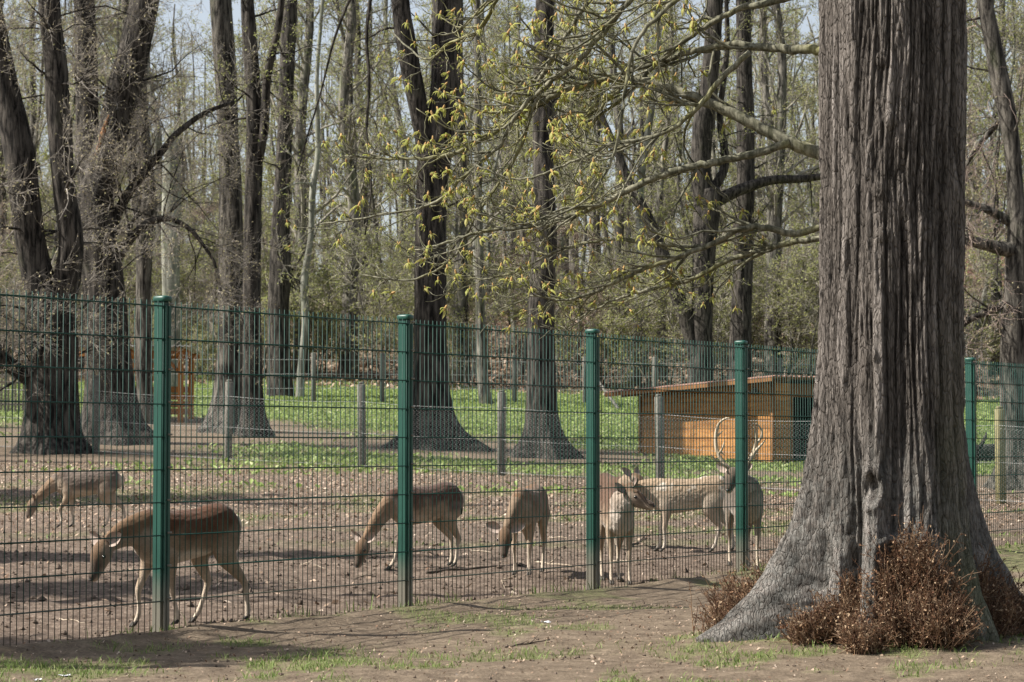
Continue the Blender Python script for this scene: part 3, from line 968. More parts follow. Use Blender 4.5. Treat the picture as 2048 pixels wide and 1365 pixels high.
# ------------------------------------------------------------------ slim posts at the wood's edge, with a brace
def far_posts():
    g0 = ground_at(893, 806)
    root = empty('boundary_fence', tuple(g0))
    tag(root, 'line of slim grey posts with wires at the edge of the wood', 'fence')
    pts = []
    for px, yb, yt in ((-120, 812, 756), (70, 810, 752), (255, 808, 750), (440, 807, 748), (627, 806, 714), (764, 806, 746), (893, 806, 722), (1029, 806, 722), (1170, 808, 735), (1310, 806, 740), (1560, 806, 740), (1800, 806, 745), (2040, 808, 745)):
        g = ground_at(px, yb); h = 1.75
        mb = MB(); mb.box((0, 0, h / 2 - .1), (.16, .14, h + .2), .2, 0, .012)
        o = mb.build('fence_post', M['concrete'], root); o.location = g - g0
        pts.append(g)
    pts = np.array(pts)
    for zz in (.5, 1.0, 1.5):
        mb = MB(); mb.tube(pts + np.array([0, 0, zz]), .008, 4); wbuild(mb, 'wire', M['wire_galv'], root)
    b0 = pts[8] + np.array([.1, 0, 1.35]); b1 = ground_at(1240, 822)
    mb = MB(); mb.tube([b0, b1], .06, 6); wbuild(mb, 'brace', M['concrete'], root)
far_posts()

# ------------------------------------------------------------------ pale house seen through the trees at the right
def house():
    d = 118.0
    X = (1990 - CX) / F * d; z = float(terr(X, d)) - .5
    root = empty('house', (X, d, z))
    tag(root, 'pale rendered house half hidden behind the right-hand trees', 'house')
    rend = plain_mat('render_coat', (.55, .55, .53), (.68, .68, .66), 2, .9)
    roofm = plain_mat('house_roof', (.10, .05, .04), (.18, .09, .07), 3, .9)
    glass, nt, b = new_mat('window_glass'); b.inputs['Base Color'].default_value = (.05, .06, .07, 1); b.inputs['Roughness'].default_value = .1
    W, D, H = 6.0, 6.0, 4.2
    mb = MB(); mb.box((0, D / 2, H / 2), (W, D, H)); wall = mb.build('wall', rend, root, False)
    V = [(-W / 2 - .4, -.5, H - .1), (W / 2 + .4, -.5, H - .1), (W / 2 + .4, D / 2, H + 2.4), (-W / 2 - .4, D / 2, H + 2.4), (W / 2 + .4, D + .5, H - .1), (-W / 2 - .4, D + .5, H - .1)]
    V2 = [(a, b_, c + .18) for a, b_, c in V]
    mb = MB(); mb.add(V + V2, [(6, 7, 8, 9), (9, 8, 10, 11), (1, 0, 3, 2), (2, 3, 5, 4), (0, 1, 7, 6), (4, 5, 11, 10), (1, 2, 8, 7), (2, 4, 10, 8), (0, 6, 9, 3), (3, 9, 11, 5)])
    mb.build('roof', roofm, root, False)
    mb = MB(); mb.add([(-W / 2, .02, H - .1), (-W / 2, D - .02, H - .1), (-W / 2, D / 2, H + 2.2), (W / 2, .02, H - .1), (W / 2, D - .02, H - .1), (W / 2, D / 2, H + 2.2)], [(0, 2, 5, 3), (1, 4, 5, 2)], [(0, 1, 2), (3, 5, 4)])
    mb.build('gable', rend, root, False)
    for wx in (-1.9, 0, 1.9):
        for wz in (1.2, 3.0):
            mb = MB()
            for (c, s) in (((wx, -.03, wz + .45), (.98, .06, .07)), ((wx, -.03, wz - .45), (.98, .06, .07)), ((wx - .46, -.03, wz), (.06, .06, .83)), ((wx + .46, -.03, wz), (.06, .06, .83)), ((wx, -.03, wz), (.04, .05, .83))):
                mb.box(c, s)
            wdw = mb.build('window', rend, root, False)
            mb = MB(); mb.box((wx, -.012, wz), (.86, .02, .83)); mb.build('pane', glass, wdw, False)
house()
# ------------------------------------------------------------------ trees
def interp_poly(P, R, idx, t):
    """points, tangents and radii at parameter t (0..1) on polylines idx"""
    K = P.shape[1]
    f = np.clip(t, 0, .9999) * (K - 1); i = f.astype(int); u = (f - i)[:, None]
    a, b = P[idx, i], P[idx, i + 1]
    return a + (b - a) * u, norm(b - a), (R[idx, i] * (1 - u[:, 0]) + R[idx, i + 1] * u[:, 0])

def grow(r, start, d, length, r0, r1, npts, wander, trop, trop_end=None):
    M_ = len(start)
    P = np.empty((M_, npts, 3)); P[:, 0] = start
    d = norm(d); seg = (length / (npts - 1))[:, None]
    for k in range(1, npts):
        d = norm(d + r.normal(0, wander, (M_, 3)) + (trop if (trop_end is None or k < npts * .5) else trop_end))
        P[:, k] = P[:, k - 1] + d * seg
    t = np.linspace(0, 1, npts)[None]
    return P, r0[:, None] * (1 - t) + r1[:, None] * t

def branch(r, P, R, n, t0, t1, l0, l1, angle, wander, trop, npts, rk=.5, rmin=.004, trop_end=None, taper=True, out=None, rcap=0):
    """n branches on each polyline"""
    M_ = len(P)
    idx = np.repeat(np.arange(M_), n); m = len(idx)
    t = t0 + (t1 - t0) * r.uniform(0, 1, m)
    p, tan, rad = interp_poly(P, R, idx, t)
    rv = norm(r.normal(0, 1, (m, 3)))
    perp = norm(rv - tan * np.sum(rv * tan, 1, keepdims=True))
    ang = angle * r.uniform(.6, 1.3, m)[:, None]
    d = tan * np.cos(ang) + perp * np.sin(ang)
    if out is not None:
        d = norm(d + np.array(out))
    L = r.uniform(l0, l1, m) * ((1.15 - .75 * t) if taper else 1)
    r0 = np.maximum(rad * rk * r.uniform(.7, 1.1, m), rmin)
    if rcap: r0 = np.minimum(r0, rcap * r.uniform(.35, 1, m))
    return grow(r, p, d, L, r0, np.maximum(r0 * (.12 if rcap else .35), rmin * .5 if rcap else rmin * .7), npts, wander, np.array(trop), trop_end)

def leaf_quads(r, P, s0, s1, hang=0.3):
    n = len(P)
    a = norm(r.normal(0, 1, (n, 3)) + np.array([0, 0, -hang])); b = norm(np.cross(a, r.normal(0, 1, (n, 3))))
    s = r.uniform(s0, s1, n)[:, None]
    V = np.stack([P, P + a * s * .5 + b * s * .28, P + a * s, P + a * s * .5 - b * s * .28], 1).reshape(-1, 3)
    k = np.arange(n)[:, None] * 4
    return V, np.concatenate([k + np.array([[0, 1, 2, 3]])])

def tips(P, r, per, t0=.35):
    M_ = len(P); idx = np.repeat(np.arange(M_), per)
    p, _, _ = interp_poly(P, np.ones(P.shape[:2]), idx, r.uniform(t0, 1, len(idx)))
    return p

def trunk_tube(mb, P, Rr, sides, r, flute=.08, mi=0, foot=None):
    """one thick limb with an uneven surface"""
    K = len(P)
    V, Q, T = tube_arrays(P[None], Rr[None], sides, True)
    body = V[:K * sides].reshape(K, sides, 3)
    c = P[:, None]
    th = np.arange(sides) / sides * 2 * math.pi
    sd = int(r.integers(1000))
    zz = np.cumsum(np.concatenate([[0], np.linalg.norm(np.diff(P, axis=0), axis=1)]))
    n = vnoise(np.cos(th)[None] * 2.1 + 9, np.sin(th)[None] * 2.1 + 9, zz[:, None] * .35, sd) - .5
    n2 = vnoise(np.cos(th)[None] * 5 + 9, np.sin(th)[None] * 5 + 9, zz[:, None] * 1.1, sd + 1) - .5
    body = c + (body - c) * (1 + flute * (2 * n + n2)[..., None])
    if foot is not None:                        # buttress roots run out from the foot
        g, ext = foot
        lob = np.zeros(sides)
        for a in np.arange(6) * 60 + r.uniform(-16, 16, 6):
            dt = (np.degrees(th) - a + 180) % 360 - 180
            lob = lob + r.uniform(.55, 1.15) * np.exp(-(dt / 17) ** 2)
        hgt = np.maximum(body[..., 2] - g[2], 0)
        out = norm((body - c) * np.array([1, 1, 0]))
        body = body + out * (ext * np.exp(-hgt / .38) * (.18 + .85 * lob[None]) + .16 * ext * np.exp(-hgt / 1.3))[..., None]
    V[:K * sides] = body.reshape(-1, 3)
    mb.add(V, Q, T, mi)

TREES = {}
def px_tree(name, label, base, limbs, bark, twig, leaf, seed, group=None, roots=0.0, nb=7, bl=(1.2, 3.4), low=.3, n2=6, n3=5, leafper=2, leafsize=(.04, .09), trop=(0, 0, -.02), d=None, twigr=.006, upper=0):
    """tree whose trunk and limbs are laid out from the photograph at the distance where its foot meets the ground"""
    r = np.random.default_rng(seed)
    if d is None:
        g = ground_at(*base)
    else:
        g = at(base[0], base[1], d); g[2] = float(terr(g[0], d))
    d = g[1]; s = mpp(d)
    root = empty(name, tuple(g)); tag(root, label, 'tree', group)
    mb = MB(); polys = []
    for li, limb in enumerate(limbs):
        dep = d + (0 if li == 0 else r.uniform(-.5, .5)) + 0.0
        pts = []
        for k, (px, py, w) in enumerate(limb):
            dd = d if li == 0 else d + (dep - d) * k / max(1, len(limb) - 1) * 2
            q = at(px, py, dd); pts.append((q[0], q[1], q[2], w * s / 2))
        if li == 0:
            q0 = np.array(pts[0]); q0[2] = g[2] - .25; q0[3] *= 1.12
            pts = [tuple(q0)] + pts
        sp = spline(pts, max(14, len(pts) * (8 if li == 0 else 5)))
        sp[:, :3] += np.cumsum(r.normal(0, .006, (len(sp), 3)), 0) * (0 if li == 0 else 1)
        P, Rr = sp[:, :3], np.maximum(sp[:, 3], .01)
        trunk_tube(mb, P, Rr, 36 if (li == 0 and roots) else (20 if Rr.max() > .25 else 12), r, .09 if li == 0 else .07, 0, (g, roots) if (li == 0 and roots) else None)
        polys.append((P, Rr))
    if False:
        nr = 7
        for k in range(nr):
            a = k * 2 * math.pi / nr + r.uniform(-.3, .3); R0 = polys[0][1][2]
            dv = np.array([math.cos(a), math.sin(a), 0]); LL = roots * r.uniform(.75, 1.3)
            x1, y1 = g[0] + dv[0] * (R0 * .8 + LL), g[1] + dv[1] * (R0 * .8 + LL)
            P = spline([tuple(g + dv * R0 * .45 + np.array([0, 0, .75 * LL + .35])) + (R0 * .42,), tuple(g + dv * (R0 * .8 + LL * .25) + np.array([0, 0, .22])) + (R0 * .36,), tuple(g + dv * (R0 * .8 + LL * .6) + np.array([0, 0, .02])) + (R0 * .26,), (x1, y1, float(terr(x1, y1)) - .12, R0 * .1)], 12)
            trunk_tube(mb, P[:, :3], P[:, 3], 10, r, .08)
    wbuild(mb, 'trunk', bark, root)
    mb = MB(); lv = []
    for li, (P, Rr) in enumerate(polys):
        t0 = low if li == 0 else .12
        K = len(P)
        # branches of the first order
        P1, R1 = branch(r, P[None], Rr[None], nb, t0, .98, bl[0], bl[1], 1.15, .16, trop, 9, .30, .012, None, False, None, .045)
        mb.tubes(P1, R1, 5, 2)
        P2, R2 = branch(r, P1, R1, n2, .15, 1.0, bl[0] * .45, bl[1] * .42, .8, .20, trop, 7, .5, twigr)
        mb.tubes(P2, R2, 4, 0, False)
        P3, R3 = branch(r, P2, R2, n3, .15, 1.0, .22, .8, .75, .26, (0, 0, .03), 4, .55, twigr * .72)
        mb.tubes(P3, R3, 3, 0, False)
        if leafper:
            lv.append(tips(P3, r, leafper))
    if lv:
        V, Q = leaf_quads(r, np.concatenate(lv), *leafsize); mb.add(V, Q, None, 1)
    wbuild(mb, 'crown', [twig, leaf, bark], root)
    return root, polys

G_L = 'old trees on the lawn'
px_tree('leaning_lime_tree', 'thick dark old tree forking low, leftmost behind the chain-link fence', (105, 905),
        [[(104, 905, 125), (102, 870, 104), (103, 820, 98), (104, 740, 94), (103, 680, 96), (98, 620, 92), (92, 580, 80)],
         [(98, 625, 80), (78, 560, 66), (62, 480, 60), (50, 400, 62), (38, 300, 62), (15, 200, 58), (-5, 100, 55), (-25, 0, 50), (-50, -150, 44), (-80, -400, 25)],
         [(110, 630, 66), (130, 560, 55), (140, 480, 50), (125, 380, 45), (115, 250, 48), (105, 120, 45), (95, 0, 42), (90, -200, 36), (70, -450, 20)],
         [(70, 765, 36), (25, 735, 32), (-30, 690, 30), (-120, 640, 24)]],
        M['bark_dark'], M['twig_grey'], M['leaf_bud'], 21, roots=.40, nb=22, bl=(1.0, 3.4), low=.40, n2=11, n3=8, leafper=1, leafsize=(.03, .07), twigr=.0052)
px_tree('broken_lime_tree', 'thick dark tree with torn orange wood where a limb broke off', (235, 886),
        [[(232, 886, 130), (227, 850, 108), (222, 780, 92), (218, 700, 84), (214, 620, 80), (205, 540, 84), (190, 470, 88), (192, 400, 75), (212, 320, 66), (228, 250, 62), (250, 160, 66), (272, 80, 62), (290, 0, 58), (315, -120, 50), (350, -350, 30)],
         [(195, 440, 60), (178, 340, 50), (172, 240, 46), (170, 120, 46), (166, 0, 42), (160, -200, 36), (150, -400, 18)],
         [(215, 480, 26), (250, 400, 20), (300, 330, 16), (350, 270, 13), (410, 225, 10), (470, 200, 6)],
         [(210, 560, 24), (260, 480, 18), (310, 440, 14), (370, 450, 10), (430, 520, 6), (450, 590, 4)]],
        M['bark_dark'], M['twig_grey'], M['leaf_bud'], 22, roots=.65, nb=22, bl=(1.0, 3.6), low=.3, n2=11, n3=8, leafper=1, leafsize=(.03, .07), twigr=.0052)
px_tree('slim_tree', 'slim grey tree standing just right of the broken tree', (292, 848),
        [[(292, 850, 46), (290, 800, 36), (288, 700, 33), (287, 560, 30), (290, 460, 36), (297, 400, 34), (290, 300, 28), (282, 200, 26), (285, 80, 24), (288, -60, 20), (290, -300, 12)],
         [(290, 480, 22), (268, 380, 20), (262, 250, 18), (255, 100, 16), (250, -100, 12)]],
        M['bark_mid'], M['twig_grey'], M['leaf_spring'], 23, nb=8, bl=(.8, 2.4), low=.25, n3=4)
px_tree('pale_dead_trunk', 'pale grey-green dead trunk snapped off flat at the top', (343, 800),
        [[(342, 800, 46), (342, 700, 38), (342, 560, 36), (343, 420, 38), (344, 330, 34), (345, 262, 31)]],
        M['bark_pale'], M['twig_grey'], M['leaf_spring'], 24, nb=2, bl=(.5, 1.2), low=.4, n2=3, n3=3, leafper=1)
px_tree('twin_tree', 'tall dark trunk with flared pale foot, thicker of a close pair', (455, 864),
        [[(452, 866, 80), (452, 830, 60), (458, 760, 54), (462, 650, 52), (463, 520, 50), (462, 400, 46), (457, 280, 42), (450, 150, 44), (440, 0, 44), (435, -150, 38), (430, -400, 20)]],
        M['bark_mid'], M['twig_forest'], M['leaf_spring'], 25, G_L, roots=.5, nb=14, bl=(1.0, 3.0), low=.4, n2=7, n3=5, leafper=3)
px_tree('twin_tree', 'tall dark trunk, thinner of a close pair, forking high up', (508, 874),
        [[(510, 874, 46), (507, 840, 40), (505, 760, 37), (504, 600, 34), (505, 450, 32), (508, 330, 32), (507, 200, 30), (500, 80, 30), (494, -20, 26), (480, -300, 14)],
         [(510, 345, 22), (528, 260, 18), (535, 150, 16), (555, 60, 14), (570, -50, 12), (590, -300, 6)]],
        M['bark_dark'], M['twig_forest'], M['leaf_spring'], 26, G_L, roots=.3, nb=10, bl=(.8, 2.6), low=.4, n2=7, n3=5, leafper=3)
px_tree('burred_tree', 'grey trunk with a round burr halfway up at the edge of the wood', (563, 795),
        [[(563, 795, 56), (560, 740, 46), (558, 620, 42), (562, 545, 46), (562, 450, 38), (566, 350, 34), (570, 250, 32), (575, 120, 30), (580, 0, 28), (590, -250, 16)], [(560, 560, 26), (574, 552, 24), (584, 549, 16)]],
        M['bark_dark'], M['twig_forest'], M['leaf_spring'], 27, nb=9, bl=(1.0, 3.5), low=.4, leafper=3)
px_tree('pale_birch', 'thin whitish trunk leaning slightly right at the edge of the wood', (600, 797),
        [[(600, 797, 20), (603, 730, 15), (611, 650, 14), (609, 560, 15), (622, 470, 12), (625, 380, 12), (636, 300, 11), (634, 150, 8), (645, 0, 7), (650, -200, 4)]],
        M['bark_pale'], M['twig_grey'], M['leaf_spring'], 28, nb=9, bl=(.8, 2.6), low=.35, leafper=3)
px_tree('forked_lime_tree', 'large dark tree on the lawn with flared foot, forking into two stems', (878, 897),
        [[(876, 897, 104), (871, 868, 84), (866, 820, 73), (862, 740, 66), (861, 620, 64), (862, 500, 62), (864, 400, 62), (868, 330, 66), (872, 300, 60)],
         [(868, 345, 60), (882, 250, 58), (893, 150, 60), (896, 60, 62), (898, -30, 58), (905, -250, 40), (910, -500, 18)],
         [(862, 355, 40), (845, 250, 38), (830, 180, 40), (812, 80, 40), (800, 0, 36), (780, -200, 26), (760, -450, 12)],
         [(800, 20, 8), (740, -60, 7), (695, 0, 5.5), (662, 90, 5), (640, 180, 4), (615, 260, 3.5), (590, 350, 2)],
         [(805, 60, 10), (760, -60, 9), (735, 60, 7), (740, 160, 6), (735, 260, 5), (745, 380, 4), (735, 470, 3)],
         [(880, 30, 10), (868, 120, 8), (875, 220, 7), (888, 320, 6), (885, 420, 4)]],
        M['bark_dark'], M['twig_dark'], M['leaf_spring'], 29, roots=.75, nb=8, bl=(.8, 2.6), low=.55, n2=6, n3=5, leafper=1)
px_tree('lawn_tree', 'straight dark single trunk on the lawn with a spreading foot', (1091, 915),
        [[(1091, 916, 78), (1088, 885, 62), (1084, 830, 55), (1082, 720, 54), (1083, 600, 52), (1090, 480, 48), (1088, 360, 42), (1085, 240, 40), (1087, 120, 40), (1090, 0, 38), (1095, -200, 26), (1100, -450, 12)]],
        M['bark_dark'], M['twig_forest'], M['leaf_spring'], 30, roots=.5, nb=10, bl=(.8, 2.6), low=.5, leafper=2)
px_tree('curved_foot_tree', 'thin grey-green trunk with curved foot between the two dark lawn trees', (970, 810),
        [[(973, 812, 30), (968, 780, 24), (962, 700, 20), (960, 560, 18), (957, 400, 16), (955, 240, 15), (955, 100, 14), (953, -50, 12), (950, -300, 6)]],
        M['bark_forest'], M['twig_forest'], M['leaf_spring'], 31, nb=9, bl=(1, 3), low=.4, leafper=3)
px_tree('bent_limb_tree', 'dark many-limbed tree behind the shed with a bent side limb', (1402, 806),
        [[(1402, 806, 58), (1402, 720, 46), (1404, 640, 42), (1408, 540, 44), (1412, 460, 50), (1415, 400, 54), (1412, 380, 50)],
         [(1412, 410, 46), (1400, 340, 40), (1405, 250, 40), (1418, 160, 36), (1425, 60, 34), (1430, -50, 30), (1440, -300, 14)],
         [(1425, 405, 28), (1480, 380, 23), (1540, 362, 19), (1600, 360, 16), (1680, 350, 10)],
         [(1395, 720, 34), (1368, 630, 30), (1345, 570, 28), (1320, 500, 26), (1290, 430, 22), (1262, 380, 18), (1230, 300, 14), (1190, 200, 10), (1160, 80, 7)],
         [(1418, 390, 22), (1450, 330, 18), (1440, 230, 14), (1455, 100, 11), (1450, -50, 8)]],
        M['bark_dark'], M['twig_forest'], M['leaf_spring'], 32, nb=7, bl=(1, 3.2), low=.5, leafper=3)
px_tree('shed_tree', 'straight dark trunk rising directly behind the shed roof', (1482, 806),
        [[(1482, 806, 54), (1482, 700, 46), (1484, 600, 42), (1488, 480, 40), (1492, 360, 38), (1490, 200, 34), (1488, 60, 32), (1485, -80, 28), (1480, -300, 14)]],
        M['bark_dark'], M['twig_forest'], M['leaf_spring'], 33, nb=11, bl=(1, 3.4), low=.3, leafper=3)
px_tree('crooked_tree', 'crooked pale-limbed tree with mossy side branches beyond the wooden fence post', (2040, 978),
        [[(2042, 980, 86), (2037, 930, 66), (2032, 860, 58), (2030, 760, 54), (2032, 660, 56), (2036, 560, 50), (2040, 480, 48), (2032, 400, 34), (2025, 300, 32), (2015, 230, 36), (2000, 160, 38), (1985, 80, 34), (1970, 0, 30), (1950, -150, 22), (1940, -400, 10)],
         [(2040, 505, 36), (1990, 495, 27), (1950, 485, 22), (1900, 470, 16), (1830, 450, 10)],
         [(2030, 450, 22), (1985, 425, 17), (1935, 405, 14), (1880, 400, 10)],
         [(2060, 590, 20), (1990, 618, 15), (1930, 645, 12), (1880, 690, 8)],
         [(2030, 220, 14), (1990, 255, 12), (1955, 300, 10), (1925, 350, 7)]],
        M['bark_mid'], M['twig_pink'], M['leaf_bud'], 34, roots=.45, nb=9, bl=(.8, 2.6), low=.3, n2=7, n3=5, leafper=1, leafsize=(.03, .06))

# torn wood on the broken tree
def wound():
    root = bpy.data.objects['broken_lime_tree']; d = root.location.y
    pts = []
    r = np.random.default_rng(2); mb = MB()
    for k in range(11):
        a = r.uniform(-1, 1); u0 = r.uniform(-.1, .3); u1 = r.uniform(.55, 1.1)
        pts = []
        for t in np.linspace(0, 1, 5):
            u = u0 + (u1 - u0) * t
            q = at(196 + 30 * u + a * 9 * math.sin(math.pi * min(1, max(0, u))), 312 - 84 * u, d)
            pts.append((q[0], q[1] - .30 + .06 * a * a - .05 * r.uniform(), q[2], max(.008, .055 * math.sin(math.pi * (.12 + .85 * t)) * r.uniform(.5, 1))))
        sp = spline(pts, 10)
        trunk_tube(mb, sp[:, :3], np.maximum(sp[:, 3], .006), 6, r, .25)
    o = wbuild(mb, 'torn_wood', M['torn_wood'], root); o['label'] = 'torn orange-brown wood of the broken limb'
wound()

# ------------------------------------------------------------------ the wood behind: a few kinds, copied one by one
def forest_kind(seed, hgt, r0, lean, bark, twig, leaf, nb, low, bl, leafper, ls, nstem=1, n2=6, n3=5):
    r = np.random.default_rng(seed)
    mt, mc = MB(), MB(); lv = []
    for sidx in range(nstem):
        a = r.uniform(0, 6.28)
        dx, dy = (0, 0) if nstem == 1 else (math.cos(a) * .35, math.sin(a) * .35)
        top = np.array([lean * hgt * r.normal(0, 1) + dx * 5, lean * hgt * r.normal(0, 1) + dy * 5, hgt * r.uniform(.85, 1.05)])
        n = 8; t = np.linspace(0, 1, n)[:, None]
        pts = np.array([dx, dy, -.5]) + (top - np.array([dx, dy, -.5])) * t + np.concatenate([r.normal(0, .022 * hgt * .5, (n, 2)) * np.sqrt(t), np.zeros((n, 1))], 1)
        rad = r0 * (1 - .82 * t[:, 0]) * (1 + .35 * np.exp(-t[:, 0] * 30))
        sp = spline(np.concatenate([pts, rad[:, None]], 1), 22)
        P, Rr = sp[:, :3], sp[:, 3]
        trunk_tube(mt, P, Rr, 10, r, .07)
        P1, R1 = branch(r, P[None], Rr[None], nb, low, .98, bl[0], bl[1], .85, .13, (0, 0, .05), 8, .38, .02)
        R1 = np.minimum(R1, .07)
        mc.tubes(P1, R1, 4)
        P2, R2 = branch(r, P1, R1, n2, .15, 1, bl[0] * .45, bl[1] * .42, .8, .17, (0, 0, .03), 6, .5, .011)
        mc.tubes(P2, R2, 3, 0, False)
        P3, R3 = branch(r, P2, R2, n3, .1, 1, .35, 1.1, .75, .2, (0, 0, .0), 4, .6, .0085)
        mc.tubes(P3, R3, 3, 0, False)
        if leafper: lv.append(tips(P3, r, leafper, .2))
    if lv:
        V, Q = leaf_quads(r, np.concatenate(lv), *ls); mc.add(V, Q, None, 1)
    return mt.mesh('trunk', bark), mc.mesh('crown', [twig, leaf])

KINDS = [forest_kind(201, 24, .30, .01, M['bark_forest'], M['twig_forest'], M['leaf_spring'], 26, .22, (1.4, 4.6), 3, (.07, .14)),
         forest_kind(202, 26, .36, .015, M['bark_forest'], M['twig_forest'], M['leaf_spring'], 26, .28, (1.6, 5.2), 2, (.07, .14)),
         forest_kind(203, 22, .22, .03, M['bark_forest'], M['twig_forest'], M['leaf_spring'], 24, .18, (1.2, 4.0), 4, (.07, .14)),
         forest_kind(204, 25, .28, .02, M['bark_pale'], M['twig_forest'], M['leaf_spring'], 22, .3, (1.2, 4.0), 2, (.07, .13)),
         forest_kind(205, 18, .13, .05, M['bark_forest'], M['twig_forest'], M['leaf_spring'], 26, .12, (1.0, 3.2), 5, (.07, .14)),
         forest_kind(206, 19, .12, .06, M['bark_pale'], M['twig_grey'], M['leaf_spring'], 22, .15, (1.0, 3.2), 3, (.07, .13))]
PARK = [forest_kind(221, 17, .44, .02, M['bark_forest'], M['twig_grey'], M['leaf_bud'], 16, .28, (1.2, 4.0), 0, (.05, .1), 1, 5, 4),
        forest_kind(222, 19, .52, .02, M['bark_forest'], M['twig_grey'], M['leaf_bud'], 15, .35, (1.4, 4.4), 0, (.05, .1), 1, 4, 3)]
IVY = forest_kind(231, 12.5, .45, .02, M['bark_forest'], M['twig_grey'], M['lawn_leaf'], 26, .42, (1.2, 3.2), 4, (.16, .34), 1, 6, 5)
KLAB = ['tall grey-brown trunk standing in the wood behind the lawn', 'stout grey-brown trunk standing in the wood behind the lawn', 'slender grey-brown trunk standing in the wood behind the lawn',
        'tall pale smooth trunk standing in the wood behind the lawn', 'thin brown stem with young leaves in the wood behind the lawn', 'thin pale stem with young leaves in the wood behind the lawn']
SHRUBS = [forest_kind(211, 5.5, .045, .10, M['bark_forest'], M['twig_forest'], M['leaf_spring'], 12, .1, (.8, 2.2), 3, (.06, .12), 4),
          forest_kind(212, 4.0, .035, .12, M['bark_forest'], M['twig_forest'], M['leaf_spring'], 12, .1, (.7, 1.8), 5, (.06, .12), 4),
          forest_kind(213, 6.5, .05, .10, M['bark_forest'], M['twig_pink'], M['leaf_bud'], 12, .1, (.8, 2.4), 2, (.05, .10), 4)]
SLAB = ['leafy many-stemmed shrub at the edge of the wood', 'low dense green-leaved shrub at the edge of the wood', 'bare brownish many-stemmed shrub at the edge of the wood']

def put_kind(kind, name, label, cat, group, x, y, rz, s):
    t, c = kind
    root = empty(name, (x, y, float(terr(x, y))), rz); root.scale = (s, s, s)
    tag(root, label, cat, group)
    link('trunk', t, root); link('crown', c, root)
    return root

def whereabouts(x, y):
    px = CX + x / y * F
    for lim, w in ((30, 'beyond the paling fence'), (165, 'behind the low-forking tree'), (262, 'behind the broken tree'), (400, 'behind the feeding shelter'), (535, 'behind the close pair of trees'),
                   (700, 'beside the burred tree'), (800, 'beyond the pale birch'), (930, 'behind the forked lawn tree'), (1040, 'beyond the curved-foot tree'), (1180, 'behind the straight lawn tree'), (1290, 'left of the shed'), (1450, 'behind the shed'), (1640, 'behind the bent-limb tree'), (1930, 'behind the massive tree')):
        if px < lim: return w
    return 'behind the crooked tree'

def wood():
    r = np.random.default_rng(77)
    pts = []
    def free(x, y, dmin):
        return all((x - a) ** 2 + ((y - b) * .6) ** 2 > dmin * dmin for a, b in pts)
    n = 0; tries = 0
    while n < 225 and tries < 9000:
        tries += 1
        y = 99 + 105 * r.uniform(0, 1) ** 1.25
        x = r.uniform(-1, 1) * (.245 * y + 4)
        if not free(x, y, 1.1 + .008 * y): continue
        # thinner in the gap where the sky shows through
        px = CX + x / y * F
        if 300 < px < 430 and r.uniform() < .6: continue
        if 520 < px < 720 and r.uniform() < .4: continue
        pts.append((x, y)); n += 1
        k = int(r.choice(6, p=[.14, .10, .18, .10, .27, .21]))
        deep = 'at the wood edge ' if y < 118 else ('within the wood ' if y < 150 else 'deep in the wood ')
        put_kind(KINDS[k], 'forest_tree', KLAB[k].split(' standing')[0].split(' in the')[0] + ' ' + deep + whereabouts(x, y), 'tree', 'trees of the wood behind the lawn', x, y, r.uniform(0, 6.28), r.uniform(.85, 1.2))
    n = 0
    while n < 120:
        y = 95 + 60 * r.uniform(0, 1) ** 1.4; x = r.uniform(-1, 1) * (.245 * y + 3)
        k = int(r.choice(3, p=[.5, .35, .15])); n += 1
        put_kind(SHRUBS[k], 'woodland_shrub', SLAB[k].split(' at the')[0] + (' at the wood edge ' if y < 112 else ' inside the wood ') + whereabouts(x, y), 'shrub', 'shrubs at the edge of the wood', x, y, r.uniform(0, 6.28), r.uniform(.6, 1.25))
    # trees left of the frame; their stems and twigs shade the enclosure and the path
    for (x, y, k, s) in ((-14.5, 36.0, 1, 1.0), (-22.0, 47.0, 0, 1.0), (-25, 62.0, 1, 1), (-30, 75, 0, 1), (-9.5, 16.3, 1, .55)):
        put_kind(PARK[k], 'park_tree', 'tall park tree standing left of the deer enclosure', 'tree', 'park trees left of the enclosure', x, y, r.uniform(0, 6.28), s)
wood()
for (x_, y_, s_) in ((-13.2, 17.6, 1.0), (-13.8, 21.8, 1.05), (-10.6, 12.5, .78), (-17.5, 37.0, 1.15)):
    put_kind(IVY, 'ivy_tree', 'ivy-clad leafy tree standing left of the deer enclosure', 'tree', 'ivy trees left of the enclosure', x_, y_, x_ * 3.1, s_)

def far_wood():
    r = np.random.default_rng(78)
    n = 300
    y = r.uniform(200, 330, n); x = r.uniform(-1, 1, n) * (.26 * y + 5)
    base = np.stack([x, y, terr(x, y) - .5], -1)
    P, R = grow(r, base, np.tile([0., 0, 1], (n, 1)), r.uniform(20, 30, n), r.uniform(.12, .32, n), np.full(n, .05), 7, .05, np.array([0, 0, .05]))
    mb = MB(); mb.tubes(P, R, 5, 0, False)
    P1, R1 = branch(r, P, R, 10, .12, 1, 2, 6, .9, .15, (0, 0, .06), 4, .3, .035)
    mb.tubes(P1, R1, 3, 1, False)
    P2, R2 = branch(r, P1, R1, 4, .1, 1, 1, 2.8, .8, .2, (0, 0, .02), 3, .6, .022)
    mb.tubes(P2, R2, 3, 1, False)
    V, Q = leaf_quads(r, tips(P2, r, 2, .1), .12, .28); mb.add(V, Q, None, 2)
    tag(mb.build('far_wood', [M['bark_forest'], M['twig_forest'], M['leaf_spring']]), 'far bare wood of thin stems on the hill', 'wood', kind='stuff')
far_wood()
